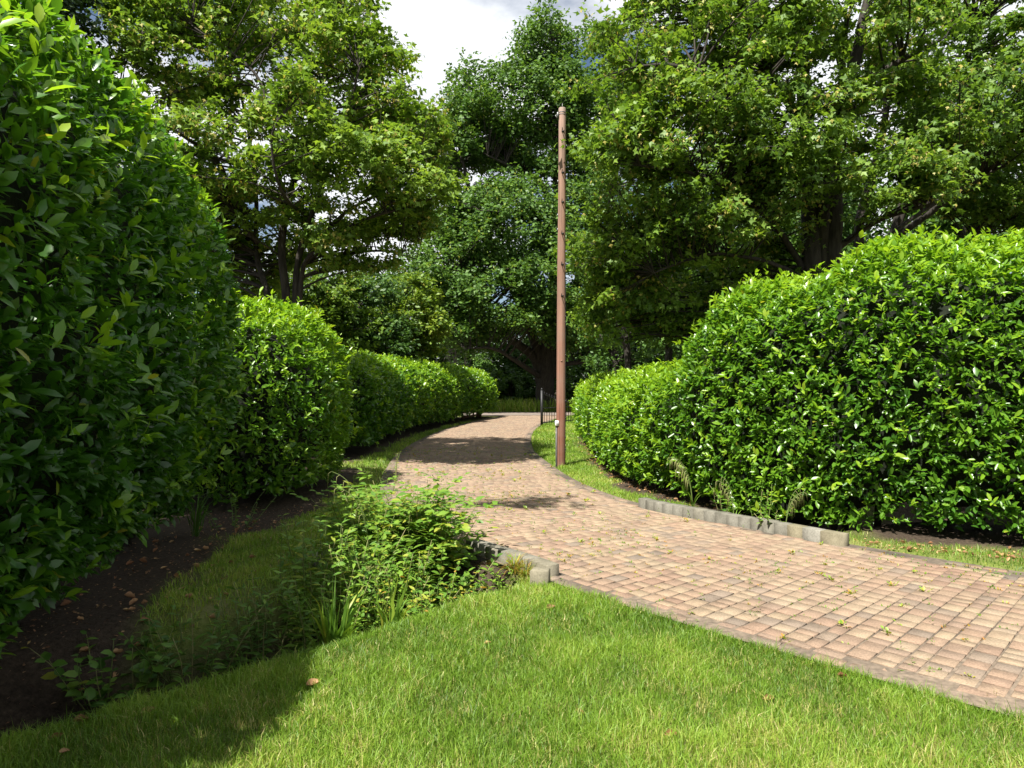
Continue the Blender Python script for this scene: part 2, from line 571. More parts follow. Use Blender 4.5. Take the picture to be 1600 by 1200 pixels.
def poly_dist(x, y, poly):
    p = np.stack([np.ravel(x), np.ravel(y)], -1)
    out = np.full(len(p), 1e9)
    for k in range(0, len(p), 20000):
        out[k:k + 20000] = np.sqrt(((p[k:k + 20000, None] - poly[None]) ** 2).sum(-1).min(1))
    return out.reshape(np.shape(x))


for hd in HEDGES.values():
    hd['poly'] = spline(hd['spine'], 90)


def ground_fields(x, y):
    dd, side = drive_dist(x, y)
    dt = poly_dist(x, y, ditch)
    bumps = (vnoise(xy3(np.ravel(x), np.ravel(y)), 0.9, 3).reshape(np.shape(x)) - 0.5) * 0.07 + (vnoise(xy3(np.ravel(x), np.ravel(y)), 3.5, 4).reshape(np.shape(x)) - 0.5) * 0.02
    z = bumps * sstep(0.05, 0.8, dd)
    depth = np.where(side < 0, 0.55, 0.42)
    z = z - depth * (1 - sstep(0.10, 0.95, dt)) * sstep(0.16, 0.42, dd)
    # the left bank falls gently towards the near hedge
    z = z - 0.12 * sstep(-2.0, -3.6, x) * sstep(3.0, 5.0, y) * (1 - sstep(9.0, 12.0, y))
    z = np.where(dd < 0.0, -0.07, z)
    z = np.where((dd >= 0) & (dd < 0.14), z * sstep(0.0, 0.14, dd) - 0.07 * (1 - sstep(0.0, 0.14, dd)), z)
    soil = 1 - sstep(0.25, 0.75, dt) * 1.0
    soil = np.maximum(soil, np.zeros_like(z))
    for nm, hd in HEDGES.items():
        d = poly_dist(x, y, hd['poly'])
        soil = np.maximum(soil, 1 - sstep(hd['w'] - 0.15, hd['w'] + 0.22, d + (vnoise(xy3(np.ravel(x), np.ravel(y)), 2.2, 9).reshape(np.shape(x)) - 0.5) * 0.5))
    # bare soil strip at the foot of the near left hedge, reaching towards the ditch
    soil = np.maximum(soil, sstep(-2.75, -3.2, x + 0.2 * (y - 4.7) + 0.5 * (vnoise(xy3(np.ravel(x), np.ravel(y)), 1.6, 19).reshape(np.shape(x)) - 0.5)) * sstep(3.2, 4.0, y) * (1 - sstep(9.8, 10.6, y)))
    soil = np.maximum(soil, sstep(43.0, 45.0, y))                                   # woodland floor
    soil = np.maximum(soil, sstep(4.5, 6.0, x) * sstep(9.0, 10.0, y))
    soil = np.maximum(soil, sstep(-5.5, -6.5, x))
    return z, soil, dd, side, dt


def gz(x, y):
    z = ground_fields(np.array([float(x)]), np.array([float(y)]))[0]
    return float(z[0])


# ------------------------------------------------------------------ the ground
def axis(a, b, step, lo, hi):
    mid = np.arange(a, b + 1e-6, step)
    left, right, s, v = [], [], step, a
    while v > lo:
        s *= 1.28
        v -= s
        left.append(v)
    s, v = step, b
    while v < hi:
        s *= 1.28
        v += s
        right.append(v)
    return np.array(left[::-1] + list(mid) + right)


gx = axis(-7.0, 8.0, 0.1, -500, 500)
gy = axis(0.5, 17.0, 0.1, -300, 900)
GX, GY = np.meshgrid(gx, gy)
GZ, GS, GD, _, _ = ground_fields(GX, GY)
GZ = np.where((GY > 38.0) & (GY < 42.6), -0.06, GZ)
nx_, ny_ = len(gx), len(gy)
idx = np.arange(nx_ * ny_).reshape(ny_, nx_)
gq = np.stack([idx[:-1, :-1], idx[:-1, 1:], idx[1:, 1:], idx[1:, :-1]], -1).reshape(-1, 4)
ground = link('ground', np_mesh('ground', np.stack([GX, GY, GZ], -1).reshape(-1, 3), None, gq, {'soil': GS.ravel()}, True), M['ground'])
tag(ground, 'grassy ground with bare dark soil below the hedges and along the ditch', kind='structure')

# ------------------------------------------------------------------ driveway: base sheet, then every paver
bw = HW + 0.03
lv = np.stack([drive_c - drive_n * bw, drive_c + drive_n * bw], 1)
lv3 = np.concatenate([lv, np.full(lv.shape[:2] + (1,), -0.0055)], -1).reshape(-1, 3)
k = np.arange(len(drive_c) - 1)
driveway = link('driveway', np_mesh('driveway', lv3, None, np.stack([2 * k, 2 * k + 1, 2 * k + 3, 2 * k + 2], -1)), M['joint'])
tag(driveway, 'curving driveway of tumbled buff and red block pavers', kind='structure')

PAV_V = []
b_ = 0.03
for z_, s_ in ((-0.09, 0.5), (-0.005, 0.5), (0.0, 0.5 - b_)):
    PAV_V += [(-s_, -s_, z_), (s_, -s_, z_), (s_, s_, z_), (-s_, s_, z_)]
PAV_V = np.array(PAV_V)
PAV_Q = [(8, 9, 10, 11)]
for L in range(2):
    for kk in range(4):
        a_, c_ = L * 4 + kk, L * 4 + (kk + 1) % 4
        PAV_Q.append((a_, c_, c_ + 4, a_ + 4))
PAV_Q = np.array(PAV_Q)


def at_s(s):
    x = np.interp(s, drive_s, drive_c[:, 0])
    y = np.interp(s, drive_s, drive_c[:, 1])
    i = np.clip(np.searchsorted(drive_s, s), 0, len(drive_s) - 1)
    return np.array([x, y]), drive_t[i], drive_n[i]


pav = []                                     # x, y, z, angle, length, width, tint, tilt
s = 2.0
prev_tint = 0.6
GAP = 0.004
while s < drive_s[-1] - 0.05:
    dep = random.choice([0.105, 0.140, 0.140, 0.140])
    c, t, n = at_s(s + dep / 2)
    ang = math.atan2(n[1], n[0])
    # edging course: two lines of stretchers on each side are laid separately
    u = -HW + 0.235 + random.uniform(-0.06, 0.0)
    uend = HW - 0.235
    while u < uend:
        w_ = random.choice([0.105, 0.140, 0.140, 0.175, 0.175])
        w_ = min(w_, uend - u + 0.06)
        if w_ > 0.05:
            q = c + n * (u + w_ / 2)
            r_ = random.random()
            tnt = random.betavariate(2.2, 1.6) if r_ > 0.12 else random.uniform(0.0, 0.25)
            pav.append((q[0], q[1], random.gauss(0, 0.0011), ang + random.gauss(0, 0.012), w_ - GAP - random.random() * 0.004, dep - GAP - random.random() * 0.004, tnt, random.gauss(0, 0.006), random.gauss(0, 0.006)))
        u += w_
    s += dep
for side in (-1, 1):
    for row in (0, 1):
        s = 2.0
        off = HW - 0.058 - row * 0.117
        while s < drive_s[-1] - 0.2:
            L_ = random.choice([0.158, 0.198, 0.198])
            c, t, n = at_s(s + L_ / 2)
            q = c + n * side * off
            pav.append((q[0], q[1], random.gauss(-0.004 if row else -0.008, 0.004), math.atan2(t[1], t[0]) + random.gauss(0, 0.02), L_ - 0.009, 0.108, random.betavariate(1.2, 3.0) * 0.7, random.gauss(0, 0.012), random.gauss(0, 0.02)))
            s += L_
pav = np.array(pav)
pav[:, 2] += (vnoise(pav[:, :3] * [1, 1, 0], 0.8, 61) - 0.5) * 0.004 + (vnoise(pav[:, :3] * [1, 1, 0], 2.5, 62) - 0.5) * 0.003
# which ones show largest in the photograph
_d = np.maximum(pav[:, 1], 0.1)
_u = 800 + F * pav[:, 0] / _d
_v = 600 + F * CAM_H / _d
vis = (pav[:, 1] > 1.0) & (_u > -5) & (_u < 1605) & (_v < 1205)
_pl = np.where(vis, pav[:, 4] * pav[:, 5] / _d ** 3, 0)
order = np.argsort(-_pl)
PIECES = set(order[:300].tolist())
rows_n = np.arange(len(pav))
rest = np.array([i for i in rows_n if i not in PIECES and pav[i, 1] > -2])


def rot_small(ang, tx, ty):
    c, s_ = np.cos(ang), np.sin(ang)
    X = np.stack([c, s_, tx], -1)
    Y = np.stack([-s_, c, ty], -1)
    X = unit(X)
    Y = unit(Y - X * (X * Y).sum(-1, keepdims=True))
    Z = np.cross(X, Y)
    return X, Y, Z


P_ = pav[rest]
X, Y, Z = rot_small(P_[:, 3], P_[:, 7], P_[:, 8])
V = P_[:, None, :3] + PAV_V[None, :, 0:1] * (P_[:, 4, None, None] * X[:, None]) + PAV_V[None, :, 1:2] * (P_[:, 5, None, None] * Y[:, None]) + PAV_V[None, :, 2:3] * Z[:, None]
Q = PAV_Q[None] + (np.arange(len(P_)) * 12)[:, None, None]
link('paving', np_mesh('paving', V.reshape(-1, 3), None, Q.reshape(-1, 4), {'tint': np.repeat(P_[:, 6], 12)}), M['paver'], driveway, kind='stuff')
pav_mesh = {}
for i in sorted(PIECES):
    p = pav[i]
    tb = int(min(p[6], 0.999) * 14)
    if tb not in pav_mesh:
        me = np_mesh('paver', PAV_V, None, PAV_Q, {'tint': np.full(12, (tb + 0.5) / 14)})
        me.materials.append(M['paver'])
        pav_mesh[tb] = me
    o = bpy.data.objects.new('paver', pav_mesh[tb])
    X, Y, Z = rot_small(p[3:4], p[7:8], p[8:9])
    mtx = Matrix.Identity(4)
    for r in range(3):
        mtx[r][0], mtx[r][1], mtx[r][2], mtx[r][3] = X[0][r] * p[4], Y[0][r] * p[5], Z[0][r], p[r]
    o.parent = driveway
    o.matrix_basis = mtx
    COL.objects.link(o)

# the lane beyond the gates
lm = MB()
ly = [38.05, 42.3]
lx = np.linspace(-60, 60, 41)
lvv = np.array([[x, y + 0.15 * math.sin(x * 0.13), 0.012] for y in ly for x in lx])
lq = [(i, i + 1, 41 + i + 1, 41 + i) for i in range(40)]
lm.add(lvv, quads=lq)
tag(lm.build('lane', M['tarmac']), 'pale worn lane crossing beyond the open gates', kind='structure')

# ------------------------------------------------------------------ leaves as templates
LAUREL_V = np.array([(0, 0, 0), (0.30, -0.165, 0.035), (0.30, 0, 0), (0.30, 0.165, 0.035), (0.68, -0.17, 0.0), (0.68, 0, -0.035), (0.68, 0.17, 0.0), (1.0, 0, -0.12)])
LAUREL_T = np.array([(0, 1, 2), (0, 2, 3), (4, 7, 5), (5, 7, 6)])
LAUREL_Q = np.array([(1, 4, 5, 2), (2, 5, 6, 3)])
KITE_V = np.array([(0, 0, 0), (0.5, -0.32, 0.06), (1.0, 0, -0.05), (0.5, 0.32, 0.06)])
KITE_T = np.array([(0, 1, 2), (0, 2, 3)])
LOBE_V = np.array([(0, 0, 0), (0.42, -0.58, -0.06), (0.52, -0.2, 0.03), (1.08, 0, -0.12), (0.52, 0.2, 0.03), (0.42, 0.58, -0.06)])
LOBE_T = np.array([(0, 1, 2), (0, 2, 3), (0, 3, 4), (0, 4, 5)])
LANCE_V = np.array([(0, 0, 0), (0.35, -0.13, 0.04), (0.35, 0, 0.02), (0.35, 0.13, 0.04), (0.7, -0.09, -0.03), (0.7, 0, -0.05), (0.7, 0.09, -0.03), (1.0, 0, -0.16)])
OVAL_V = np.array([(0, 0, 0), (0.28, -0.29, 0.05), (0.28, 0, 0.0), (0.28, 0.29, 0.05), (0.68, -0.24, 0.02), (0.68, 0, -0.04), (0.68, 0.24, 0.02), (1.0, 0, -0.1)])
LITE_V = np.array([(0, 0, 0), (0.30, -0.17, 0.045), (0.70, -0.165, 0.0), (1.0, 0, -0.12), (0.70, 0.165, 0.0), (0.30, 0.17, 0.045)])
LITE_T = np.array([(0, 1, 2), (0, 2, 3), (0, 3, 4), (0, 4, 5)])
TEMPL = {'lite': (LITE_V, LITE_T, None), 'laurel': (LAUREL_V, LAUREL_T, LAUREL_Q), 'kite': (KITE_V, KITE_T, None), 'lobe': (LOBE_V, LOBE_T, None),
         'lance': (LANCE_V, LAUREL_T, LAUREL_Q), 'oval': (OVAL_V, LAUREL_T, LAUREL_Q)}


def frames(dirs, nrm):
    X = unit(dirs)
    Z = unit(nrm - X * (X * nrm).sum(-1, keepdims=True))
    Y = np.cross(Z, X)
    return X, Y, Z


def leaves_mesh(name, kind, pos, dirs, nrm, size, tint, width=1.0, smooth=True):
    tv, tt, tq = TEMPL[kind]
    X, Y, Z = frames(dirs, nrm)
    S = size[:, None, None]
    wd = np.broadcast_to(np.asarray(width, float), (len(pos),))[:, None, None]
    V = pos[:, None, :] + S * (tv[None, :, 0:1] * X[:, None] + wd * tv[None, :, 1:2] * Y[:, None] + tv[None, :, 2:3] * Z[:, None])
    off = np.arange(len(pos)) * len(tv)
    T = (tt[None] + off[:, None, None]).reshape(-1, 3)
    Qd = None if tq is None else (tq[None] + off[:, None, None]).reshape(-1, 4)
    return np_mesh(name, V.reshape(-1, 3), T, Qd, {'tint': np.repeat(tint, len(tv))}, smooth)


_leaf_bins = {}


def leaf_object(kind, mat, pos, X, Y, Z, size, tint, parent, width=1.0, bins=10):
    tb = int(np.clip(tint, 0, 0.999) * bins)
    key = (kind, mat.name, tb)
    if key not in _leaf_bins:
        tv, tt, tq = TEMPL[kind]
        me = np_mesh('leaf', tv, tt, tq, {'tint': np.full(len(tv), (tb + 0.5) / bins)}, True)
        me.materials.append(mat)
        _leaf_bins[key] = me
    o = bpy.data.objects.new('leaf', _leaf_bins[key])
    m = Matrix.Identity(4)
    for r in range(3):
        m[r][0], m[r][1], m[r][2], m[r][3] = X[r] * size, Y[r] * size * width, Z[r] * size, pos[r]
    o.parent = parent
    o.matrix_basis = m
    COL.objects.link(o)
    return o


def rnd_dirs(n):
    return unit(R.normal(size=(n, 3)))


# ------------------------------------------------------------------ hedges
def hedge(key, label, sprigs_m2, leaf_len, n_pieces, far=False, tshift=0.0):
    hd = HEDGES[key]
    w0, sk = hd['w'], hd['skirt']
    sp = spline(hd['spine'], 400)
    L = np.concatenate([[0], np.cumsum(np.linalg.norm(np.diff(sp, axis=0), axis=1))])
    ra, rb = hd['end'][0] * w0, hd['end'][1] * w0
    # rows along the hedge, finer in the rounded ends
    th = np.linspace(0.04, np.pi / 2, 9)
    srow = np.concatenate([ra * (1 - np.cos(th)) * 1.0, np.arange(ra + 0.25, L[-1] - rb - 0.1, 0.25), L[-1] - rb * (1 - np.cos(th[::-1]))])
    e = np.ones_like(srow)
    e = np.where(srow < ra, np.sqrt(np.clip(1 - ((ra - srow) / ra) ** 2, 0.0, 1)), e)
    e = np.where(srow > L[-1] - rb, np.sqrt(np.clip(1 - ((srow - L[-1] + rb) / rb) ** 2, 0.0, 1)), e)
    cx, cyy = np.interp(srow, L, sp[:, 0]), np.interp(srow, L, sp[:, 1])
    tg = unit(np.gradient(sp, axis=0))
    tx, ty = np.interp(srow, L, tg[:, 0]), np.interp(srow, L, tg[:, 1])
    hh = np.interp(cyy, [a for a, b in hd['h']], [b for a, b in hd['h']])
    hh = hh * (0.72 + 0.28 * e)
    # cross-section (offset fraction, height fraction)
    prof = []
    for zf in np.linspace(0, 1, 9)[:-1]:
        zz = 0.45 * zf
        prof.append((hd.get('foot', 0.80) + (1 - hd.get('foot', 0.80)) * math.sin(zf * math.pi / 2), zz))
    for a in np.linspace(0, math.pi / 2, 12):
        prof.append((math.cos(a) ** hd.get('px', 0.62), 0.45 + 0.55 * math.sin(a) ** hd.get('pz', 0.72)))
    prof = np.array(prof)
    full = np.concatenate([np.stack([-prof[:, 0], prof[:, 1]], -1), np.stack([prof[::-1][1:, 0], prof[::-1][1:, 1]], -1)])
    nr, nc = len(srow), len(full)
    z0 = np.array([gz(a, b) for a, b in zip(cx, cyy)])

    def grid(inset):
        si = inset + srow * (L[-1] - 2 * inset) / L[-1]
        cx, cyy = np.interp(si, L, sp[:, 0]), np.interp(si, L, sp[:, 1])
        ww = np.maximum(w0 - inset, 0.05) * e
        off = full[None, :, 0] * ww[:, None]
        zz = z0[:, None] + sk + full[None, :, 1] * (np.maximum(hh - sk - inset, 0.2))[:, None]
        zz = np.where(full[None, :, 1] < 0.02, zz + inset * 0.4, zz)
        # rows at the ends are pulled in by the inset too
        return np.stack([cx[:, None] + ty[:, None] * off, cyy[:, None] - tx[:, None] * off, zz], -1)

    G = grid(0.0)
    ids = np.arange(nr * nc).reshape(nr, nc)
    q = np.stack([ids[:-1, :-1], ids[:-1, 1:], ids[1:, 1:], ids[1:, :-1]], -1).reshape(-1, 4)
    # underside and ends close the core
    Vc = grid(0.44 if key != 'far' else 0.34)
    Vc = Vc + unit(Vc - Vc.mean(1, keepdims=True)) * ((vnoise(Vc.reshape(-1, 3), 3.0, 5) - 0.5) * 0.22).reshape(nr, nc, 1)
    under = np.stack([ids[:-1, 0], ids[1:, 0], ids[1:, -1], ids[:-1, -1]], -1)
    root_xy = (float(cx.mean()), float(cyy.mean()))
    org = np.array([root_xy[0], root_xy[1], 0.0])
    root = thing('hedge', label, 'hedge', org)
    link('shade_core', np_mesh('shade_core', Vc.reshape(-1, 3) - org, None, np.concatenate([q, under]), None, True), M['hedge_core'], root)
    # stems at the foot
    mb = MB(org)
    for s_ in np.arange(ra * 0.6, L[-1] - rb * 0.6, 0.7):
        bx, by = np.interp(s_, L, sp[:, 0]), np.interp(s_, L, sp[:, 1])
        for kk in range(2):
            x_, y_ = bx + random.uniform(-0.35, 0.35), by + random.uniform(-0.3, 0.3)
            zg = gz(x_, y_)
            mb.tube([(x_, y_, zg - 0.08), (x_ + random.uniform(-0.1, 0.1), y_, zg + 0.5), (x_ + random.uniform(-0.4, 0.4), y_ + random.uniform(-0.3, 0.3), zg + 1.2)], [0.045, 0.038, 0.025], 5)
    mb.build('stem', M['bark'], root, kind='stuff')
    # sample the skin
    Vf = G.reshape(-1, 3)
    A, B, C_, D = (Vf[q[:, k]] for k in range(4))
    nr_ = np.cross(C_ - A, D - B)
    area = 0.5 * np.linalg.norm(nr_, axis=1)
    N_ = unit(nr_)
    cen = (A + B + C_ + D) / 4
    inside = np.stack([np.interp(cen[:, 1] * 0, [0], [0])] * 3, -1)
    spc = sp[np.argmin(((cen[:, None, :2] - sp[None, ::4]) ** 2).sum(-1), 1) * 4]
    outv = np.concatenate([cen[:, :2] - spc, (cen[:, 2:3] - 1.0) * 0.7], -1)
    N_ = N_ * np.sign((N_ * outv).sum(-1, keepdims=True) + 1e-9)
    # no need for leaves where nobody could look: behind the camera and the hidden back of the hedge
    dens = np.full(len(area), float(sprigs_m2))
    tocam = unit(np.array([0, 0, CAM_H]) - cen)
    facing = (N_ * tocam).sum(-1)
    dens = np.where((facing < -0.25) & (cen[:, 2] < hh.mean() * 0.9), dens * 0.12, dens)
    dens = np.where(cen[:, 1] < 1.5, dens * 0.2, dens)
    dens = np.where((cen[:, 0] > 8.0), dens * 0.4, dens)
    dist = np.linalg.norm(cen - np.array([0, 0, CAM_H]), axis=1)
    dens = dens * np.clip(1.25 - dist / 60.0, 0.6, 1.2)
    cnt = int((area * dens).sum())
    pr = area * dens
    fi = R.choice(len(area), cnt, p=pr / pr.sum())
    u_, v_ = R.random((cnt, 1)), R.random((cnt, 1))
    P = (A[fi] * (1 - u_) + B[fi] * u_) * (1 - v_) + (D[fi] * (1 - u_) + C_[fi] * u_) * v_
    N = N_[fi]
    bumpn = (vnoise(P, 1.1, 11) - 0.5) * 0.16 + (vnoise(P, 3.2, 12) - 0.5) * 0.16
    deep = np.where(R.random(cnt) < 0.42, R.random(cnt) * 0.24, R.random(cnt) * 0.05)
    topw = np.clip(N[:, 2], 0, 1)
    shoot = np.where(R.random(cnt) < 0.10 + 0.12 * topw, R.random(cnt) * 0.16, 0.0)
    P = P + N * (bumpn - deep + shoot)[:, None]
    axis_ = unit(N * 0.75 + np.array([0, 0, 0.55]) + rnd_dirs(cnt) * 0.45)
    K = 4 if far else 5
    ax = np.repeat(axis_, K, 0)
    base = np.repeat(P, K, 0)
    rd = rnd_dirs(cnt * K)
    rad = unit(rd - ax * (rd * ax).sum(-1, keepdims=True))
    spread = R.uniform(0.35, 1.2, cnt * K)[:, None]
    dirs = unit(ax * np.cos(spread) + rad * np.sin(spread) + np.array([0, 0, -0.10]))
    nrm = ax * 0.9 + np.array([0, 0, 0.45]) + rnd_dirs(cnt * K) * 0.35
    base = base + ax * R.uniform(-0.06, 0.05, (cnt * K, 1))
    size = leaf_len * R.uniform(0.55, 1.15, cnt * K) * np.repeat(R.uniform(0.75, 1.2, cnt), K)
    patch = np.repeat(vnoise(P, 0.8, 21), K)
    young = np.repeat(np.clip(shoot * 3.2, 0, 0.45), K)
    tint = 0.26 + 0.22 * np.repeat(R.random(cnt), K) + 0.20 * R.random(cnt * K) + 0.30 * (patch - 0.5) + young + 0.24 * np.repeat(topw, K) + tshift - np.repeat(deep, K) * 0.35  # upward leaves tinted lighter: young growth, raised to imitate the backlit crest
    odd = R.random(cnt * K)
    tint = np.where(odd < 0.008, R.uniform(0.95, 1.0, cnt * K), np.clip(tint, 0.02, 0.93))
    kp = base[:, 2] > 0.05
    base, dirs, nrm, size, tint = base[kp], dirs[kp], nrm[kp], size[kp], tint[kp]
    # single leaves that show largest
    if n_pieces:
        X, Y, Z = frames(dirs, nrm)
        dv_ = np.array([0, 0, CAM_H]) - base
        dd_ = np.linalg.norm(dv_, axis=1)
        score = (size / dd_) ** 2 * np.abs((Z * dv_).sum(-1) / dd_)
        uu, vv = 800 + F * base[:, 0] / np.maximum(base[:, 1], 0.1), 600 - F * (base[:, 2] - CAM_H) / np.maximum(base[:, 1], 0.1)
        skin = np.repeat(deep - shoot - bumpn * 0.4, K)[kp]
        score = np.where((base[:, 1] > 0.8) & (uu > 5) & (uu < 1595) & (vv > 5) & (vv < 1195) & (skin < 0.03), score, 0)
        top = np.argsort(-score)[:n_pieces]
        for i in top:
            leaf_object('laurel', M['laurel'], base[i] - org, X[i], Y[i], Z[i], size[i], tint[i], root, width=1.05)
        keep = np.ones(len(base), bool)
        keep[top] = False
        base, dirs, nrm, size, tint = base[keep], dirs[keep], nrm[keep], size[keep], tint[keep]
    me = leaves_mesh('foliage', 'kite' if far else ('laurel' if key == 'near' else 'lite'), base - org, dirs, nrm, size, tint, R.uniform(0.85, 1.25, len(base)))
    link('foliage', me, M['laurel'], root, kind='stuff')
    return root


hedge('near', 'very tall laurel hedge in shade close at the left, beside the lawn', 155, 0.122, 300, tshift=-0.17)  # tshift darkens the leaf colour to deepen this hedge's shade
hedge('mid', 'rounded laurel hedge end standing behind the tallest shaded hedge, left of the drive', 215, 0.105, 300)
hedge('far', 'low clipped laurel hedge with sunny flat top leading to the dark wooden gate', 210, 0.115, 0, far=True)
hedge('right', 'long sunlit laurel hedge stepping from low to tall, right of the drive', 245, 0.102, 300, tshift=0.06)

# ------------------------------------------------------------------ trees
def blob_sprays(blobs):
    C, Sc = [], []
    for (bx, by, bz, rx, ry, rz, n) in blobs:
        d = rnd_dirs(n)
        r = R.uniform(0.50, 1.0, n) ** 0.75
        C.append(np.array([bx, by, bz]) + d * r[:, None] * np.array([rx, ry, rz]))
    return np.concatenate(C)


def tree(name, label, base, limbs, blobs, leaf='kite', size=0.15, per=150, sr=0.9, mat='oak', group=None, yellow=0.0, flat=0.45, twig_sides=4, tmean=0.42, twigs=True, cat='tree', zmin=0.4):
    org = np.array([base[0], base[1], gz(base[0], base[1])]) if len(base) == 2 else np.array(base, float)
    root = thing(name, label, cat, org, group)
    mb = MB(org)
    sk = []
    for pts, r0, r1 in limbs:
        p = spline(pts, max(8, len(pts) * 5))
        p = p + np.cumsum(R.normal(size=p.shape) * r0 * 0.07, 0) * np.linspace(0, 1, len(p))[:, None]
        rr = np.linspace(1, 0, len(p)) ** 0.8 * (r0 - r1) + r1
        mb.tube(p, rr, 9)
        sk.append(np.concatenate([p, rr[:, None]], -1))
    mb.build('trunk', M['bark'], root, smooth=True)
    sk = np.concatenate(sk)
    C = blob_sprays(blobs)
    C = C[C[:, 2] > zmin]
    bb = MB(org)
    pos, drs, nrm, tin, siz = [], [], [], [], []
    for c in C:
        dv = c - sk[:, :3]
        cost = np.linalg.norm(dv, axis=1) + np.where(dv[:, 2] < 0.2, 1.5 + np.abs(dv[:, 2]), 0)
        j = int(np.argmin(cost))
        a = sk[j, :3]
        ln = np.linalg.norm(c - a)
        mid = (a + c) / 2 + np.array([0, 0, 0.12 * ln]) + R.normal(size=3) * 0.08 * ln
        br = np.array([(1 - t) ** 2 * a + 2 * t * (1 - t) * mid + t * t * c for t in np.linspace(0, 1, 6)])
        r0 = min(sk[j, 3] * 0.6, 0.012 + 0.012 * ln)
        bb.tube(br, np.linspace(r0, 0.008, 6), twig_sides, cap=False)
        out = unit(c - a)
        nt_ = 7
        td = unit(out * 0.8 + rnd_dirs(nt_) * np.array([1, 1, flat]) + np.array([0, 0, 0.05]))
        st = br[R.integers(3, 6, nt_)]
        tl = sr * R.uniform(0.5, 1.15, nt_)
        if twigs:
            for k_ in range(nt_):
                bb.tube([st[k_], st[k_] + td[k_] * tl[k_] * 0.5 + [0, 0, 0.03], st[k_] + td[k_] * tl[k_]], [0.009, 0.006, 0.003], 3, cap=False)
        n = max(6, int(per * R.uniform(0.55, 1.35)))
        kk = R.integers(0, nt_, n)
        f = R.uniform(0.15, 1.08, n)
        p = st[kk] + td[kk] * (tl[kk] * f)[:, None] + R.normal(size=(n, 3)) * sr * np.array([0.15, 0.15, 0.15 * flat * 1.5])
        dd_ = unit(td[kk] * 0.5 + rnd_dirs(n) * np.array([1, 1, 0.5]) + np.array([0, 0, -0.30]))
        nn = np.array([0, 0, 0.7]) + unit(out * np.array([1, 1, 0.2])) * 0.45 + rnd_dirs(n) * 0.75
        base_t = tmean + R.normal() * 0.09
        t_ = base_t + R.normal(size=n) * 0.14
        s_ = size * R.uniform(0.65, 1.2, n)
        t_ = np.clip(t_, 0.02, 0.82)
        if yellow and R.random() < 0.55:
            ys = R.random(n) < yellow * R.uniform(0.4, 2.2)
            t_ = np.where(ys, R.uniform(0.88, 1.0, n), t_)
            dd_ = np.where(ys[:, None], unit(dd_ * 0.4 + np.array([0, 0, -1.0])), dd_)
            s_ = np.where(ys, s_ * 0.62, s_)
        pos.append(p); drs.append(dd_); nrm.append(nn); tin.append(t_); siz.append(s_)
    bb.build('branches', M['bark'], root)
    pos, drs, nrm, tin, siz = (np.concatenate(a) for a in (pos, drs, nrm, tin, siz))
    kp = pos[:, 2] > 0.15
    me = leaves_mesh('crown', leaf, pos[kp] - org, drs[kp], nrm[kp], siz[kp], tin[kp], 1.0, smooth=False)
    link('crown', me, M[mat], root)
    return root


def pl(pts):
    return [px(*p) for p in pts]


def blob(x, y, d, rx, ry, rz, n):
    """ellipsoid given by its centre in the photograph, its distance and half sizes in metres"""
    c = px(x, y, d)
    return (c[0], c[1], c[2], rx, ry, rz, n)


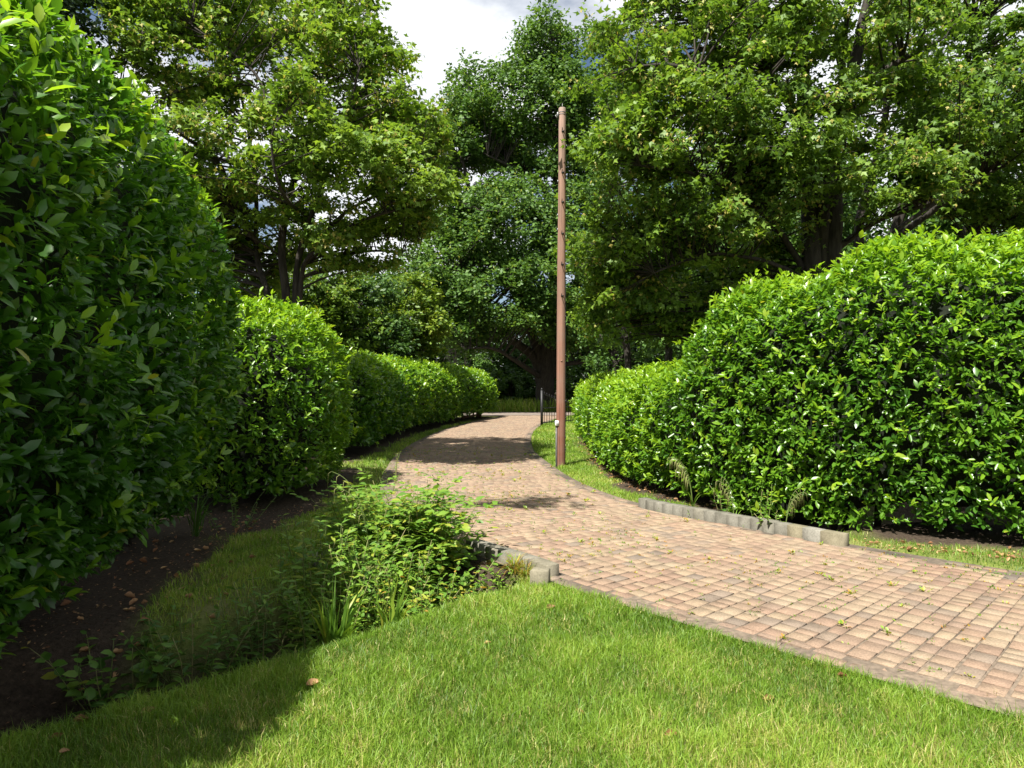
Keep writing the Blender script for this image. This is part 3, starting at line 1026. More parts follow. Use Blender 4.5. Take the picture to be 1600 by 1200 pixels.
# left sycamore, many stems
D = 14.7
b0 = px(452, 600 + F * CAM_H / D, D)
tree('sycamore_tree', 'tall open crowned sycamore with several dark stems behind the left hedges', (b0[0], b0[1]), [
    ([b0, px(448, 480, D), px(440, 400, D), px(446, 330, D), px(470, 240, D + .5), px(500, 130, D + 1), px(520, 20, D + 1.5)], 0.115, 0.02),
    ([b0 + [0.1, .2, 0], px(462, 470, D), px(468, 400, D), px(492, 320, D - .5), px(530, 220, D - 1), px(560, 110, D - 1)], 0.10, 0.02),
    ([b0 + [0.15, 0, 0], px(470, 460, D), px(488, 395, D - .3), px(540, 335, D - .8), px(600, 300, D - 1), px(660, 250, D - 1)], 0.08, 0.015),
    ([px(480, 410, D), px(545, 355, D - .5), px(590, 335, D - 1), px(650, 320, D - 1), px(690, 300, D - 1)], 0.045, 0.012),
    ([px(500, 400, D), px(550, 395, D), px(600, 392, D), px(650, 405, D)], 0.038, 0.010),
    ([b0 + [-0.2, 0.1, 0], px(420, 480, D), px(400, 400, D + .5), px(398, 300, D + 1), px(380, 180, D + 1), px(350, 60, D + 1)], 0.085, 0.015),
    ([px(404, 380, D), px(360, 320, D - .5), px(345, 260, D - 1), px(290, 215, D - 1.5), px(240, 185, D - 1.5), px(180, 150, D - 1)], 0.055, 0.012),
    ([px(446, 330, D), px(430, 240, D), px(420, 180, D - 1), px(395, 110, D - 1), px(300, 40, D - 1)], 0.05, 0.012),
    ([px(480, 340, D), px(440, 300, D - 2), px(425, 210, D - 2.5), px(470, 150, D - 2.5)], 0.04, 0.012),
], [
    blob(500, 350, D - 1.0, 0.9, 0.7, 0.4, 8), blob(560, 400, D - .3, 1.0, 0.9, 0.3, 10), blob(620, 350, D - .3, 0.8, 0.9, 0.4, 12),
    blob(430, 60, D, 1.98, 2.06, 1.72, 56), blob(300, 80, D, 1.89, 1.81, 1.55, 52), blob(240, 165, D, 1.55, 1.63, 1.03, 34),
    blob(540, 120, D, 1.55, 1.72, 1.20, 38), blob(610, 215, D, 1.03, 1.46, 0.95, 30), blob(470, 210, D - 1.3, 1.81, 1.46, 0.95, 38),
    blob(350, 240, D - 1.0, 1.63, 1.63, 0.95, 36), blob(640, 290, D - 1, 0.86, 1.03, 0.52, 14), blob(560, 270, D - 1.3, 1.20, 1.29, 0.69, 24),
    blob(390, 340, D, 1.55, 1.46, 0.77, 30), blob(560, 345, D, 1.20, 1.29, 0.43, 14), blob(250, 280, D + 1, 1.38, 1.38, 0.77, 24), blob(320, 390, D + 1, 1.20, 1.20, 0.69, 26), blob(260, 340, D + 2, 1.46, 1.20, 0.69, 26), blob(360, 440, D + 2, 1.38, 1.20, 0.69, 22),
    blob(440, -60, D, 2.58, 2.32, 1.12, 46), blob(240, 20, D, 1.29, 1.55, 1.20, 24), blob(570, 60, D, 0.43, 0.69, 0.34, 5), blob(500, 390, D + 1, 1.29, 1.03, 0.43, 14), blob(660, 215, D + .5, 0.60, 1.03, 0.60, 10),
], 'lobe', 0.118, 135, 0.50, 'sycamore', 'sycamores', yellow=0.15, flat=0.4, tmean=0.64)

# centre oak beyond the lane
D = 44.0
b0 = px(852, 643, D)
tree('oak_tree', 'broad dark oak with low spreading limbs standing beyond the gates', (b0[0], b0[1]), [
    ([b0, px(852, 600, D), px(856, 560, D), px(865, 480, D), px(872, 380, D), px(868, 280, D), px(860, 160, D), px(850, 60, D)], 0.62, 0.06),
    ([px(846, 600, D), px(835, 560, D), px(805, 535, D - 1), px(770, 508, D - 2), px(735, 485, D - 3), px(700, 440, D - 3)], 0.34, 0.05),
    ([px(850, 590, D), px(838, 540, D), px(815, 480, D), px(780, 400, D), px(740, 320, D - 1), px(715, 230, D - 1)], 0.36, 0.05),
    ([px(862, 590, D), px(880, 520, D), px(905, 430, D), px(930, 330, D), px(950, 210, D), px(960, 100, D)], 0.36, 0.05),
    ([px(868, 330, D), px(840, 280, D), px(800, 262, D - 1), px(760, 240, D - 2)], 0.22, 0.04),
    ([px(868, 380, D), px(835, 345, D - 1), px(800, 335, D - 2), px(750, 330, D - 3)], 0.16, 0.04),
    ([px(856, 575, D), px(900, 567, D - 1), px(940, 566, D - 1.5), px(985, 560, D - 2)], 0.17, 0.06),
    ([px(846, 590, D), px(800, 560, D - 3), px(770, 545, D - 4), px(730, 545, D - 5)], 0.2, 0.03),
], [
    blob(850, 75, D, 1.7, 2.5, 2.3, 55), blob(825, 170, D, 4.4, 4.2, 2.8, 150), blob(735, 210, D, 3.0, 3.5, 2.6, 105), blob(930, 130, D, 3.0, 3.5, 3.5, 90),
    blob(700, 330, D, 3.0, 3.2, 2.8, 100), blob(790, 360, D - 2, 4.2, 3.6, 2.8, 150), blob(690, 440, D - 2, 3.0, 3.4, 2.2, 90), blob(780, 470, D - 3, 3.6, 3.0, 2.2, 110),
    blob(870, 430, D - 3, 3.0, 2.6, 2.4, 85), blob(930, 340, D, 2.6, 3.2, 3.6, 80), blob(900, 510, D - 1, 2.6, 3.0, 1.5, 50), blob(730, 525, D - 3, 2.2, 2.2, 0.9, 34), blob(850, 300, D, 4.0, 3.0, 2.6, 80), blob(840, 235, D + 2, 4.6, 2.5, 1.8, 70), blob(740, 130, D, 1.4, 2.0, 1.6, 26),
], 'kite', 0.26, 108, 1.05, 'oak', flat=0.55, tmean=0.46, yellow=0.05, twigs=False)

# right sycamore, nearest big tree
D = 15.5
b0 = px(1278, 600 + F * CAM_H / D, D)
tree('sycamore_tree', 'large sycamore with a stout fluted trunk rising behind the tall right hedge', (b0[0], b0[1]), [
    ([b0, px(1270, 500, D), px(1266, 420, D), px(1262, 340, D), px(1258, 240, D), px(1250, 120, D), px(1245, 0, D), px(1240, -120, D)], 0.28, 0.06),
    ([b0 + [0.25, 0, 0], px(1296, 500, D), px(1300, 410, D), px(1304, 330, D), px(1302, 230, D), px(1330, 120, D), px(1360, 0, D), px(1400, -120, D)], 0.25, 0.06),
    ([b0 + [0.1, -.1, 0], px(1284, 480, D), px(1285, 400, D), px(1290, 300, D - .3), px(1310, 180, D - .5), px(1322, 40, D - .5)], 0.2, 0.05),
    ([px(1262, 430, D), px(1240, 395, D), px(1205, 345, D - .5), px(1150, 300, D - 1), px(1080, 270, D - 1.5), px(1000, 260, D - 2)], 0.08, 0.015),
    ([px(1258, 440, D), px(1225, 420, D - .3), px(1180, 405, D - .8), px(1100, 400, D - 1), px(1020, 430, D - 1)], 0.055, 0.015),
    ([px(1305, 390, D), px(1370, 345, D - .3), px(1440, 320, D - .8), px(1500, 300, D - 1)], 0.08, 0.02),
    ([px(1260, 280, D), px(1200, 210, D - 1), px(1130, 150, D - 1.5), px(1060, 110, D - 2), px(990, 110, D - 2)], 0.12, 0.02),
    ([px(1258, 200, D), px(1190, 100, D - .5), px(1110, 20, D - 1), px(1050, -40, D - 1)], 0.11, 0.02),
    ([px(1312, 160, D), px(1400, 100, D - 1), px(1480, 60, D - 1)], 0.10, 0.02),
], [
    blob(1000, 160, D - 1, 1.35, 1.8, 1.6, 36), blob(1080, 90, D, 1.9, 2.0, 1.6, 46), blob(1200, 60, D - 1.2, 2.2, 1.8, 1.5, 52), blob(1340, 60, D - 1, 2.2, 1.8, 1.5, 46),
    blob(990, 290, D - 1, 1.3, 1.7, 1.2, 34), blob(1100, 230, D - 1.5, 1.9, 1.8, 1.2, 46), blob(1230, 190, D - 2, 1.5, 1.2, 0.9, 30), blob(1010, 400, D, 1.3, 1.6, 1.0, 32),
    blob(1110, 340, D - 1, 1.5, 1.6, 0.9, 34), blob(1180, 330, D - .5, 1.3, 1.2, 0.9, 18), blob(1090, 450, D, 1.4, 1.5, 0.8, 24), blob(960, 470, D + .5, 0.9, 1.2, 0.8, 18),
    blob(1400, 285, D - 2, 1.2, 0.9, 0.6, 20), blob(1270, 285, D - 1.7, .9, .7, .4, 8), blob(1460, 250, D - 2.2, .9, .8, .4, 12), blob(1380, 180, D - 1, 1.6, 1.5, 1.0, 24), blob(1180, -60, D, 3.4, 2.6, 1.4, 52), blob(1000, 20, D, 1.2, 1.6, 1.0, 20),
    blob(1200, 420, D + .5, 1.0, 1.0, 0.6, 18), blob(960, 500, D + 1, 1.0, 1.2, 0.7, 24), blob(1050, 500, D + 1.5, 1.3, 1.2, 0.6, 26), blob(1140, 480, D + 1, 1.0, 1.2, 0.7, 18), blob(940, 400, D + .5, 0.7, 1.2, 0.9, 18),
], 'lobe', 0.125, 130, 0.55, 'sycamore', 'sycamores', yellow=0.12, flat=0.38, tmean=0.55)

# second right sycamore, leaning pale trunk
D = 17.5
b0 = px(1385, 600 + F * CAM_H / D, D)
tree('sycamore_tree', 'leaning sycamore with pale patches on its trunk, right of the fluted trunk', (b0[0], b0[1]), [
    ([b0, px(1392, 440, D), px(1402, 350, D), px(1425, 295, D), px(1470, 240, D), px(1500, 160, D), px(1520, 40, D)], 0.19, 0.05),
    ([b0 + [-.8, 0.5, 0], px(1345, 440, D + .5), px(1346, 350, D + .5), px(1370, 270, D + .5), px(1390, 180, D + .5), px(1400, 60, D + .5)], 0.17, 0.05),
    ([px(1400, 370, D), px(1450, 335, D - .5), px(1520, 285, D - 1), px(1600, 240, D - 1)], 0.09, 0.03),
    ([px(1400, 410, D), px(1480, 385, D), px(1560, 350, D + .5), px(1650, 310, D + .3)], 0.06, 0.02),
    ([px(1300, 440, D - 1), px(1350, 400, D - 1), px(1400, 360, D - 1), px(1450, 325, D - 1), px(1490, 305, D - 1)], 0.07, 0.03),
], [
    blob(1540, 170, D - 3, 1.5, 1.5, 0.8, 32), blob(1500, 60, D, 2.0, 2.0, 1.6, 46), blob(1620, 150, D - 2, 1.8, 2.0, 1.5, 34), blob(1560, -40, D, 2.6, 2.4, 1.4, 40),
    blob(1420, 120, D + 1, 2.0, 1.6, 1.6, 32), blob(1540, 310, D, 1.6, 1.2, 0.8, 36), blob(1640, 280, D, 1.6, 1.5, 1.3, 36), blob(1450, 230, D + 1, 1.8, 1.2, 1.0, 20),
], 'lobe', 0.14, 120, 0.6, 'sycamore', 'sycamores', yellow=0.09, flat=0.4, tmean=0.42)

tree('beech_tree', 'tree behind the tall left hedge whose high branch reaches over above the picture', (-7.6, 4.2), [
    ([(-7.6, 4.2, 0), (-7.5, 4.3, 4), (-7.2, 4.5, 7), (-7.0, 4.6, 10)], 0.22, 0.05), ([(-7.3, 4.4, 6.5), (-5.5, 4.8, 8.0), (-3.6, 5.2, 8.6), (-2.6, 5.3, 8.8)], 0.08, 0.02)],
    [(-7.2, 4.4, 9.2, 1.3, 1.3, 1.3, 30), (-2.75, 5.3, 8.8, 0.8, 0.4, 0.35, 9), (-4.6, 5.0, 8.4, 0.8, 0.4, 0.4, 5)], 'kite', 0.12, 90, 0.45, 'oak', flat=0.4, twigs=True)

# dark evergreen peeping over the near hedge
D = 13.0
b0 = px(60, 600 + F * CAM_H / D, D)
tree('evergreen_tree', 'dark evergreen peeping over the tall shaded hedge at the upper left', (b0[0], b0[1]), [
    ([b0, px(62, 400, D), px(66, 150, D), px(70, -60, D)], 0.2, 0.04)],
    [blob(85, 60, D, 0.75, 0.9, 1.2, 44), blob(60, -40, D, 0.9, 0.9, 0.9, 26), blob(20, 190, D, 1.0, 0.9, 1.5, 24)], 'kite', 0.12, 110, 0.45, 'dark_leaf', flat=0.6, twigs=False)

# yellow-green hazel and its neighbours over the low left hedge
D = 30.0
b0 = px(640, 600 + F * CAM_H / D, D)
tree('hazel_tree', 'bright yellow green hazel leaning over the low hedge near the grey dead bush', (b0[0] - 1.4, b0[1] + 1), [
    ([b0 + [-1.4, 1, 0], px(615, 560, D + 1), px(630, 500, D + 1), px(640, 440, D)], 0.13, 0.03),
    ([b0 + [-1.4, 1, 0], px(620, 560, D), px(660, 520, D), px(680, 500, D)], 0.10, 0.02)],
    [blob(640, 460, D, 1.3, 1.4, 0.9, 34), blob(672, 510, D, 0.7, 1.2, 0.8, 26), blob(610, 500, D - 1, 1.3, 1.2, 0.9, 30), blob(640, 545, D, 1.5, 1.2, 0.6, 22)],
    'kite', 0.19, 110, 0.5, 'hazel', flat=0.5, tmean=0.50, yellow=0.04, twigs=False)
D = 25.0
for (x_, y_, lab, seed_t) in ((500, 470, 'thicket of bushy mid green hawthorn showing over the rounded left hedge', 0.42), (565, 490, 'dark spreading elder between the hawthorn thicket and the bright hazel', 0.3)):
    b0 = px(x_, 600 + F * CAM_H / D, D)
    tree('hawthorn_tree', lab, (b0[0], b0[1]), [([b0, px(x_ + 4, 560, D), px(x_ - 4, 500, D), px(x_, 440, D)], 0.11, 0.02), ([b0, px(x_ - 20, 540, D), px(x_ - 40, 480, D)], 0.07, 0.02)],
         [blob(x_, y_ - 25, D, 1.5, 1.4, 1.1, 40), blob(x_ - 40, y_ + 30, D, 1.1, 1.2, 1.0, 26), blob(x_ + 40, y_ + 40, D, 1.2, 1.2, 1.0, 26), blob(x_, y_ + 60, D, 1.4, 1.2, 1.0, 22)],
         'kite', 0.17, 105, 0.5, 'hazel' if seed_t > 0.4 else 'oak', flat=0.5, tmean=seed_t - 0.08, yellow=0.03, twigs=False)
    D += 2.0

# slender trees behind the low part of the right hedge
for i, (x_, d_, lean, lab) in enumerate(((985, 27.0, -14, 'slender dark tree behind the low right hedge, just right of the pole'),
                                         (1042, 24.0, 8, 'thin forked tree behind the low right hedge, below the big sycamore crown'),
                                         (1098, 22.5, 20, 'thin leaning tree behind the step of the right hedge'),
                                         (1170, 24.0, -6, 'shaded straight tree left of the stout fluted trunk'))):
    b0 = px(x_, 600 + F * CAM_H / d_, d_)
    tree('woodland_tree', lab, (b0[0], b0[1]), [
        ([b0, px(x_ + lean * .3, 560, d_), px(x_ + lean, 480, d_), px(x_ + lean * 2, 400, d_), px(x_ + lean * 2.4, 300, d_), px(x_ + lean * 2, 180, d_)], 0.15, 0.03),
        ([px(x_ + lean * .4, 550, d_), px(x_ - 25, 500, d_ - .5), px(x_ - 55, 450, d_ - 1)], 0.06, 0.02),
        ([px(x_ + lean * .6, 530, d_), px(x_ + 35, 480, d_ + .5), px(x_ + 60, 420, d_)], 0.06, 0.02)],
        [blob(x_ + 10, 300, d_, 1.9, 2.0, 2.6, 40), blob(x_ - 30, 410, d_, 1.5, 1.6, 1.2, 24), blob(x_ + 40, 430, d_ + .5, 1.4, 1.4, 1.0, 18), blob(x_ - 20, 520, d_ + 1, 1.1, 1.1, 0.7, 8)],
        'kite', 0.19, 85, 0.6, 'oak', 'slender trees behind the right hedge', flat=0.5, tmean=0.40, twigs=False)

# trees of the wood behind: two grown kinds, copied with their parts
def copy_tree(root, loc, rz, sc, label, group):
    r = root.copy()
    COL.objects.link(r)
    r.location = loc
    r.rotation_euler = (0, 0, rz)
    r.scale = (sc, sc, sc)
    tag(r, label, 'tree', group)
    for ch in list(root.children):
        c = ch.copy()
        COL.objects.link(c)
        c.parent = r
    return r


WG = 'trees of the wood beyond the lane'
WL = 'dense green woodland tree in the row standing behind the lane'
protoA = tree('woodland_tree', WL, (-9.0, 50.0), [
    ([(-9, 50, 0), (-9, 50, 3), (-8.8, 50, 6), (-9, 50, 9)], 0.28, 0.05), ([(-9, 50, 2.5), (-10, 50, 4.5), (-11.2, 50, 6)], 0.13, 0.03), ([(-8.9, 50, 3), (-7.8, 49.6, 5), (-6.8, 49.5, 6.2)], 0.13, 0.03)],
    [(-9, 50, 7.5, 2.8, 2.8, 2.2, 56), (-10.3, 50, 4.8, 2.2, 2.2, 1.8, 40), (-7.5, 50, 4.8, 2.2, 2.2, 1.8, 40), (-9, 49, 2.8, 2.6, 2.2, 1.6, 36)],
    'kite', 0.32, 60, 0.95, 'oak', WG, flat=0.6, tmean=0.42, twigs=False)
protoB = tree('woodland_tree', WL, (9.0, 33.0), [
    ([(9, 33, 0), (9, 33, 4), (9.2, 33, 8), (9, 33, 11)], 0.26, 0.05), ([(9, 33, 4), (10.4, 33, 6), (11.5, 33, 8)], 0.13, 0.03), ([(9, 33, 3.5), (7.6, 33, 5.5), (6.8, 33, 7.5)], 0.13, 0.03)],
    [(9, 33, 10, 2.4, 2.4, 2.4, 48), (10.3, 33, 7, 2.2, 2.2, 2.0, 40), (7.7, 33, 6.6, 2.2, 2.2, 2.0, 40), (9, 32.5, 4, 2.6, 2.2, 1.7, 36), (9.5, 33, 1.9, 2.4, 2.0, 1.2, 24)],
    'kite', 0.27, 62, 0.9, 'oak', 'trees of the wood behind the right sycamores', flat=0.6, tmean=0.38, twigs=False)
protoB['label'] = 'dense green woodland tree among those behind the right sycamores'
protoA['label'] = 'green woodland tree glimpsed under the arching limb of the left sycamore'
protoB['label'] = 'woodland tree glimpsed above the low right hedge among the thin trees'
for i, (x_, y_, s_, lab) in enumerate([
        (-15, 52, 1.05, 'woodland tree showing between the left sycamore stems above the rounded hedge'), (-3.5, 58, 0.9, 'woodland tree filling the gap left of the oak trunk beside the grey dead bush'),
        (4.5, 60, 0.85, 'distant woodland tree glimpsed between the oak trunk and the pole'), (-0.5, 53, 0.7, 'shady woodland tree directly left of the oak trunk beyond the lane'),
        (6.0, 51, 0.8, 'woodland tree just right of the pole beyond the lane'), (-6, 54, 0.8, 'woodland tree behind the grey dead bush beyond the lane'),
        (1.5, 56, 0.75, 'woodland tree standing right behind the oak trunk'), (12, 49, 0.9, 'woodland tree low down behind the thin forked tree'),
        (9.5, 56, 1.0, 'distant woodland tree low behind the slender dark tree right of the pole'), (-15, 36, 0.8, 'woodland tree mostly hidden by the tall left hedge, left of the sycamore stems'),
        (-11.5, 33, 0.7, 'woodland tree just left of the sycamore stems above the end of the tall hedge'), (15, 54, 1.05, 'woodland tree far back behind the fluted trunk, nearly hidden')]):
    copy_tree(protoA, (x_, y_, 0), i * 1.7 + 0.6, s_, lab, WG)
for i, (x_, y_, s_, lab) in enumerate([
        (14, 31, 1.0, 'woodland tree between the fluted trunk and the leaning trunk, further back'), (19, 30, 1.1, 'woodland tree half seen right behind the leaning sycamore'),
        (15.5, 24.5, 0.95, 'bushy woodland tree filling the gap below the leaning sycamore crown'), (20.5, 24.0, 1.0, 'woodland tree at the right edge just above the tall hedge'),
        (5.6, 38, 0.75, 'low woodland tree immediately right of the pole above the low hedge'), (18.5, 40, 1.1, 'distant woodland tree seen just right of the fluted trunk'),
        (10.5, 24.5, 0.85, 'woodland tree just behind the fluted sycamore trunk')]):
    copy_tree(protoB, (x_, y_, 0), i * 2.1 + 0.4, s_, lab, 'trees of the wood behind the right sycamores')

# understorey shrubs
def shrub(label, loc, h, w, mat, n=30, tm=0.35, group=None):
    x_, y_ = loc
    st = [([(x_, y_, 0), (x_ + random.uniform(-.3, .3) * w, y_, h * .5), (x_ + random.uniform(-.5, .5) * w, y_, h * .85)], 0.05, 0.015) for _ in range(3)]
    return tree('shrub', label, (x_, y_), st, [(x_, y_, h * .55, w, w * .8, h * .5, n)], 'kite', 0.2, 75, 0.5, mat, group, flat=0.6, tmean=tm, twigs=False, cat='shrub', zmin=0.15)


sh0 = shrub('dark shrub at the left edge of the rank grass beyond the lane', (-2.6, 46), 2.6, 1.9, 'oak', 44, 0.32, 'undergrowth shrubs below the trees')
for i, (x_, y_, s_, lab) in enumerate([
        (0.2, 48.5, 0.9, 'dark shrub at the left foot of the oak trunk'), (3.8, 46, 1.0, 'dark shrub right behind the pole beyond the lane'), (6.4, 44.5, 1.0, 'dark shrub above the far end of the low right hedge'),
        (-1.2, 49.5, 1.1, 'taller dark shrub a little left of the oak trunk, further back'), (1.8, 50, 1.1, 'dark shrub hidden close behind the oak trunk'),
        (-4.2, 50, 1.2, 'dark shrub over the far end of the low left hedge'), (5, 49, 1.2, 'dark shrub between the pole and the low right hedge, further back')]):
    c = copy_tree(sh0, (x_, y_, 0), i * 1.3 + 0.5, s_, lab, sh0['group'])
    c['category'] = 'shrub'
for o_ in bpy.data.objects:
    if o_.name.startswith('shrub'):
        o_['category'] = 'shrub'

# grey dead bush
D = 45.0
c0 = px(722, 535, D)
root = thing('dead_bush', 'leafless grey twiggy bush beside the bright hazel above the low hedge', 'bush', (c0[0], c0[1], 0))
mb = MB((c0[0], c0[1], 0))
for k in range(9):
    a = np.array([c0[0] + random.uniform(-.2, .2), c0[1] + random.uniform(-.2, .2), 0.0])
    tip = np.array([c0[0] + random.uniform(-1.9, 1.5), c0[1] + random.uniform(-.8, .8), c0[2] + random.uniform(-.4, 1.9)])
    mid = (a + tip) / 2 + [0, 0, 0.9]
    br = spline([a, mid, tip], 10)
    mb.tube(br, np.linspace(0.04, 0.014, 10), 5)
    for _ in range(15):
        j = random.randint(4, 9)
        d_ = unit(np.array([random.uniform(-1, 1), random.uniform(-.6, .6), random.uniform(-.8, .6)])) * random.uniform(.4, 1.1)
        e1 = br[j] + d_ * .6 + [0, 0, .05]
        mb.tube([br[j], e1, br[j] + d_], [0.016, 0.012, 0.009], 3)
        for _ in range(2):
            d2 = unit(d_ + R.normal(size=3) * .4) * random.uniform(.15, .35)
            mb.tube([e1, e1 + d2], [0.010, 0.007], 3)
mb.build('branches', M['dead_twig'], root)

# ------------------------------------------------------------------ telegraph pole
PD = 14.6
pb = np.array([px(876, 730, PD)[0], PD, gz(px(876, 730, PD)[0], PD)])
pole = thing('telegraph_pole', 'tall red brown timber pole with step irons standing on the right verge', 'pole', pb)
PH = CAM_H - (169 - 600) / F * PD - pb[2]
prof = [(-0.4, 0.101), (0.0, 0.100), (1.2, 0.097), (2.6, 0.092), (4.2, 0.085), (5.6, 0.079), (6.6, 0.076), (PH - 0.01, 0.074), (PH, 0.070)]
mb = MB()
lean = 0.0045
mb.tube([(lean * z + 0.004 * math.sin(z * 1.3), 0, z) for z, r in prof], [r for z, r in prof], 20)
shaft = mb.build('shaft', M['pole'], pole, smooth=False)
for p_ in shaft.data.polygons:
    p_.use_smooth = len(p_.vertices) == 4


def pole_r(z):
    return float(np.interp(z, [a for a, b in prof], [b for a, b in prof]))


for yv in (207, 271, 317, 366, 414, 463):
    z = CAM_H - (yv - 600) / F * PD - pb[2]
    r = pole_r(z)
    ib = MB()
    fx = lean * z
    # a bent step iron: plate on the face, rod standing out with turned up tip
    ib.box((fx + 0.012, -r - 0.004, z), (0.055, 0.012, 0.03), bevel=0.003)
    ib.tube([(fx - 0.006, -r, z), (fx - 0.010, -r - 0.11, z + 0.002), (fx - 0.010, -r - 0.125, z + 0.035)], [0.009, 0.009, 0.008], 6)
    ib.tube([(fx + 0.030, -r, z), (fx + 0.034, -r - 0.06, z)], [0.008, 0.007], 6)
    ib.build('step_iron', M['iron'], pole)
zb = PH - 0.14
ib = MB()
ib.tube([(lean * zb + math.cos(a) * 0.078, math.sin(a) * 0.078, zb) for a in np.linspace(0, 2 * np.pi, 17)], 0.005, 5)
ib.tube([(lean * zb + math.cos(a) * 0.077, math.sin(a) * 0.077, zb + .045) for a in np.linspace(0, 2 * np.pi, 17)], 0.006, 5)
ib.box((lean * zb - 0.095, -0.03, zb - 0.01), (0.035, 0.06, 0.10), bevel=0.006)
ib.tube([(lean * zb - 0.10, -0.03, zb), (lean * zb - 0.14, -0.05, zb - 0.03), (lean * zb - 0.11, -0.06, zb - 0.09)], 0.010, 6)
ib.build('cable_bracket', M['zinc'], pole)
ib = MB()
ib.tube([(lean * PH, 0, PH - 0.02), (lean * PH + 0.004, 0, PH + 0.10)], [0.008, 0.005], 6)
ib.build('top_pin', M['zinc'], pole)
for zz in (5.9, 5.2, 4.9):
    ib = MB()
    ib.box((lean * zz - pole_r(zz) - 0.006, -0.02, zz), (0.022, 0.03, 0.05), bevel=0.004)
    ib.build('cable_clip', M['zinc'], pole)
zx = CAM_H - (661 - 600) / F * PD - pb[2]
ib = MB()
ib.box((-0.083, -0.072, zx), (0.075, 0.05, 0.11), bevel=0.008)
bx_ = ib.build('junction_box', M['white_plastic'], pole)
ib = MB()
ib.box((-0.085, -0.099, zx - 0.005), (0.016, 0.006, 0.03), bevel=0.001)
ib.build('badge', M['iron'], bx_)
ib = MB()
ib.box((-0.092, -0.055, zx / 2 - 0.1), (0.034, 0.034, zx + 0.1), bevel=0.006)
ib.build('cable_guard', M['conduit'], pole)
ib = MB()
zs = np.linspace(0.2, 4.2, 20)
ib.tube([(lean * z + pole_r(z) * 0.93, -pole_r(z) * 0.42, z) for z in zs], 0.006, 5)
ib.build('cable', M['iron'], pole)
for z in (0.35, 0.6, 1.0, 1.35, 2.3, 3.1, 3.9):
    ib = MB()
    ib.box((lean * z + pole_r(z) * 0.95, -pole_r(z) * 0.40, z), (0.022, 0.026, 0.035))
    ib.build('staple', M['iron'], pole)
ib = MB()
zk = CAM_H - (564 - 600) / F * PD - pb[2]
ib.tube([(0.012, -pole_r(zk) + .004, zk), (0.012, -pole_r(zk) - 0.012, zk)], [0.022, 0.012], 8)
ib.build('knot', M['pole'], pole)

# ------------------------------------------------------------------ gates
def v3(a):
    return np.array(a, float)


g0 = v3((1.20, 28.4, 0.0)); g1 = v3((2.75, 30.6, 0.0))
gate = thing('iron_gate', 'black iron gate leaf of upright bars standing open behind the pole', 'gate', g0)
gd = g1 - g0
mb = MB(g0); mb.tube([g0 + [0, 0, -0.1], g0 + [0, 0, 1.45]], 0.055, 10); mb.tube([g0 + [0, 0, 1.45], g0 + [0, 0, 1.54]], [0.06, 0.02], 10)
mb.build('post', M['iron'], gate)
for k in range(1, 15):
    f = k / 14.0
    b = g0 + gd * f
    top = 1.38 - 0.42 * math.sin(f * math.pi * 0.5)
    mb = MB(g0); mb.tube([b + [0, 0, 0.08], b + [0, 0, top], b + [0, 0, top + 0.06]], [0.013, 0.013, 0.004] if k < 14 else [0.026, 0.026, 0.02], 6)
    mb.build('bar', M['iron'], gate)
for z_, z2 in ((0.14, 0.14), (0.72, 0.72)):
    mb = MB(g0); mb.tube([g0 + [0, 0, z_], g1 + [0, 0, z2]], 0.02, 6)
    mb.build('rail', M['iron'], gate)
mb = MB(g0); mb.tube([g0 + gd * f + [0, 0, 1.32 - 0.42 * math.sin(f * math.pi * 0.5)] for f in np.linspace(0, 1, 12)], 0.018, 6)
mb.build('arched_rail', M['iron'], gate)

h0 = v3((-1.62, 35.2, 0.0)); h1 = v3((-2.28, 31.9, 0.0))
wg = thing('wooden_gate', 'dark wooden gate folded back against the low left hedge', 'gate', h0)
hd_ = unit(h1 - h0)
rot = np.stack([hd_, np.cross([0, 0, 1.0], hd_), [0, 0, 1.0]], -1)
mb = MB(h0); mb.box(h0 + [0, 0, 0.55], (0.16, 0.16, 1.3), rot, bevel=0.012)
mb.build('post', M['gate_wood'], wg)
Lh = np.linalg.norm(h1 - h0)
for z_ in (0.18, 0.42, 0.66, 0.90, 1.1):
    mb = MB(h0); mb.box((h0 + h1) / 2 + hd_ * 0.06 + [0, 0, z_], (Lh - 0.2, 0.035, 0.09), rot, bevel=0.004)
    mb.build('rail', M['gate_wood'], wg)
for f in (0.06, 0.97):
    mb = MB(h0); mb.box(h0 + (h1 - h0) * f + hd_ * 0.02 + np.cross([0, 0, 1.0], hd_) * 0.03 + [0, 0, 0.64], (0.09, 0.05, 1.12), rot, bevel=0.004)
    mb.build('stile', M['gate_wood'], wg)
mb = MB(h0)
mb.tube([h0 + hd_ * 0.2 + np.cross([0, 0, 1.0], hd_) * 0.045 + [0, 0, 0.16], h0 + hd_ * (Lh - 0.15) + np.cross([0, 0, 1.0], hd_) * 0.045 + [0, 0, 1.12]], 0.03, 4)
mb.build('brace', M['gate_wood'], wg)

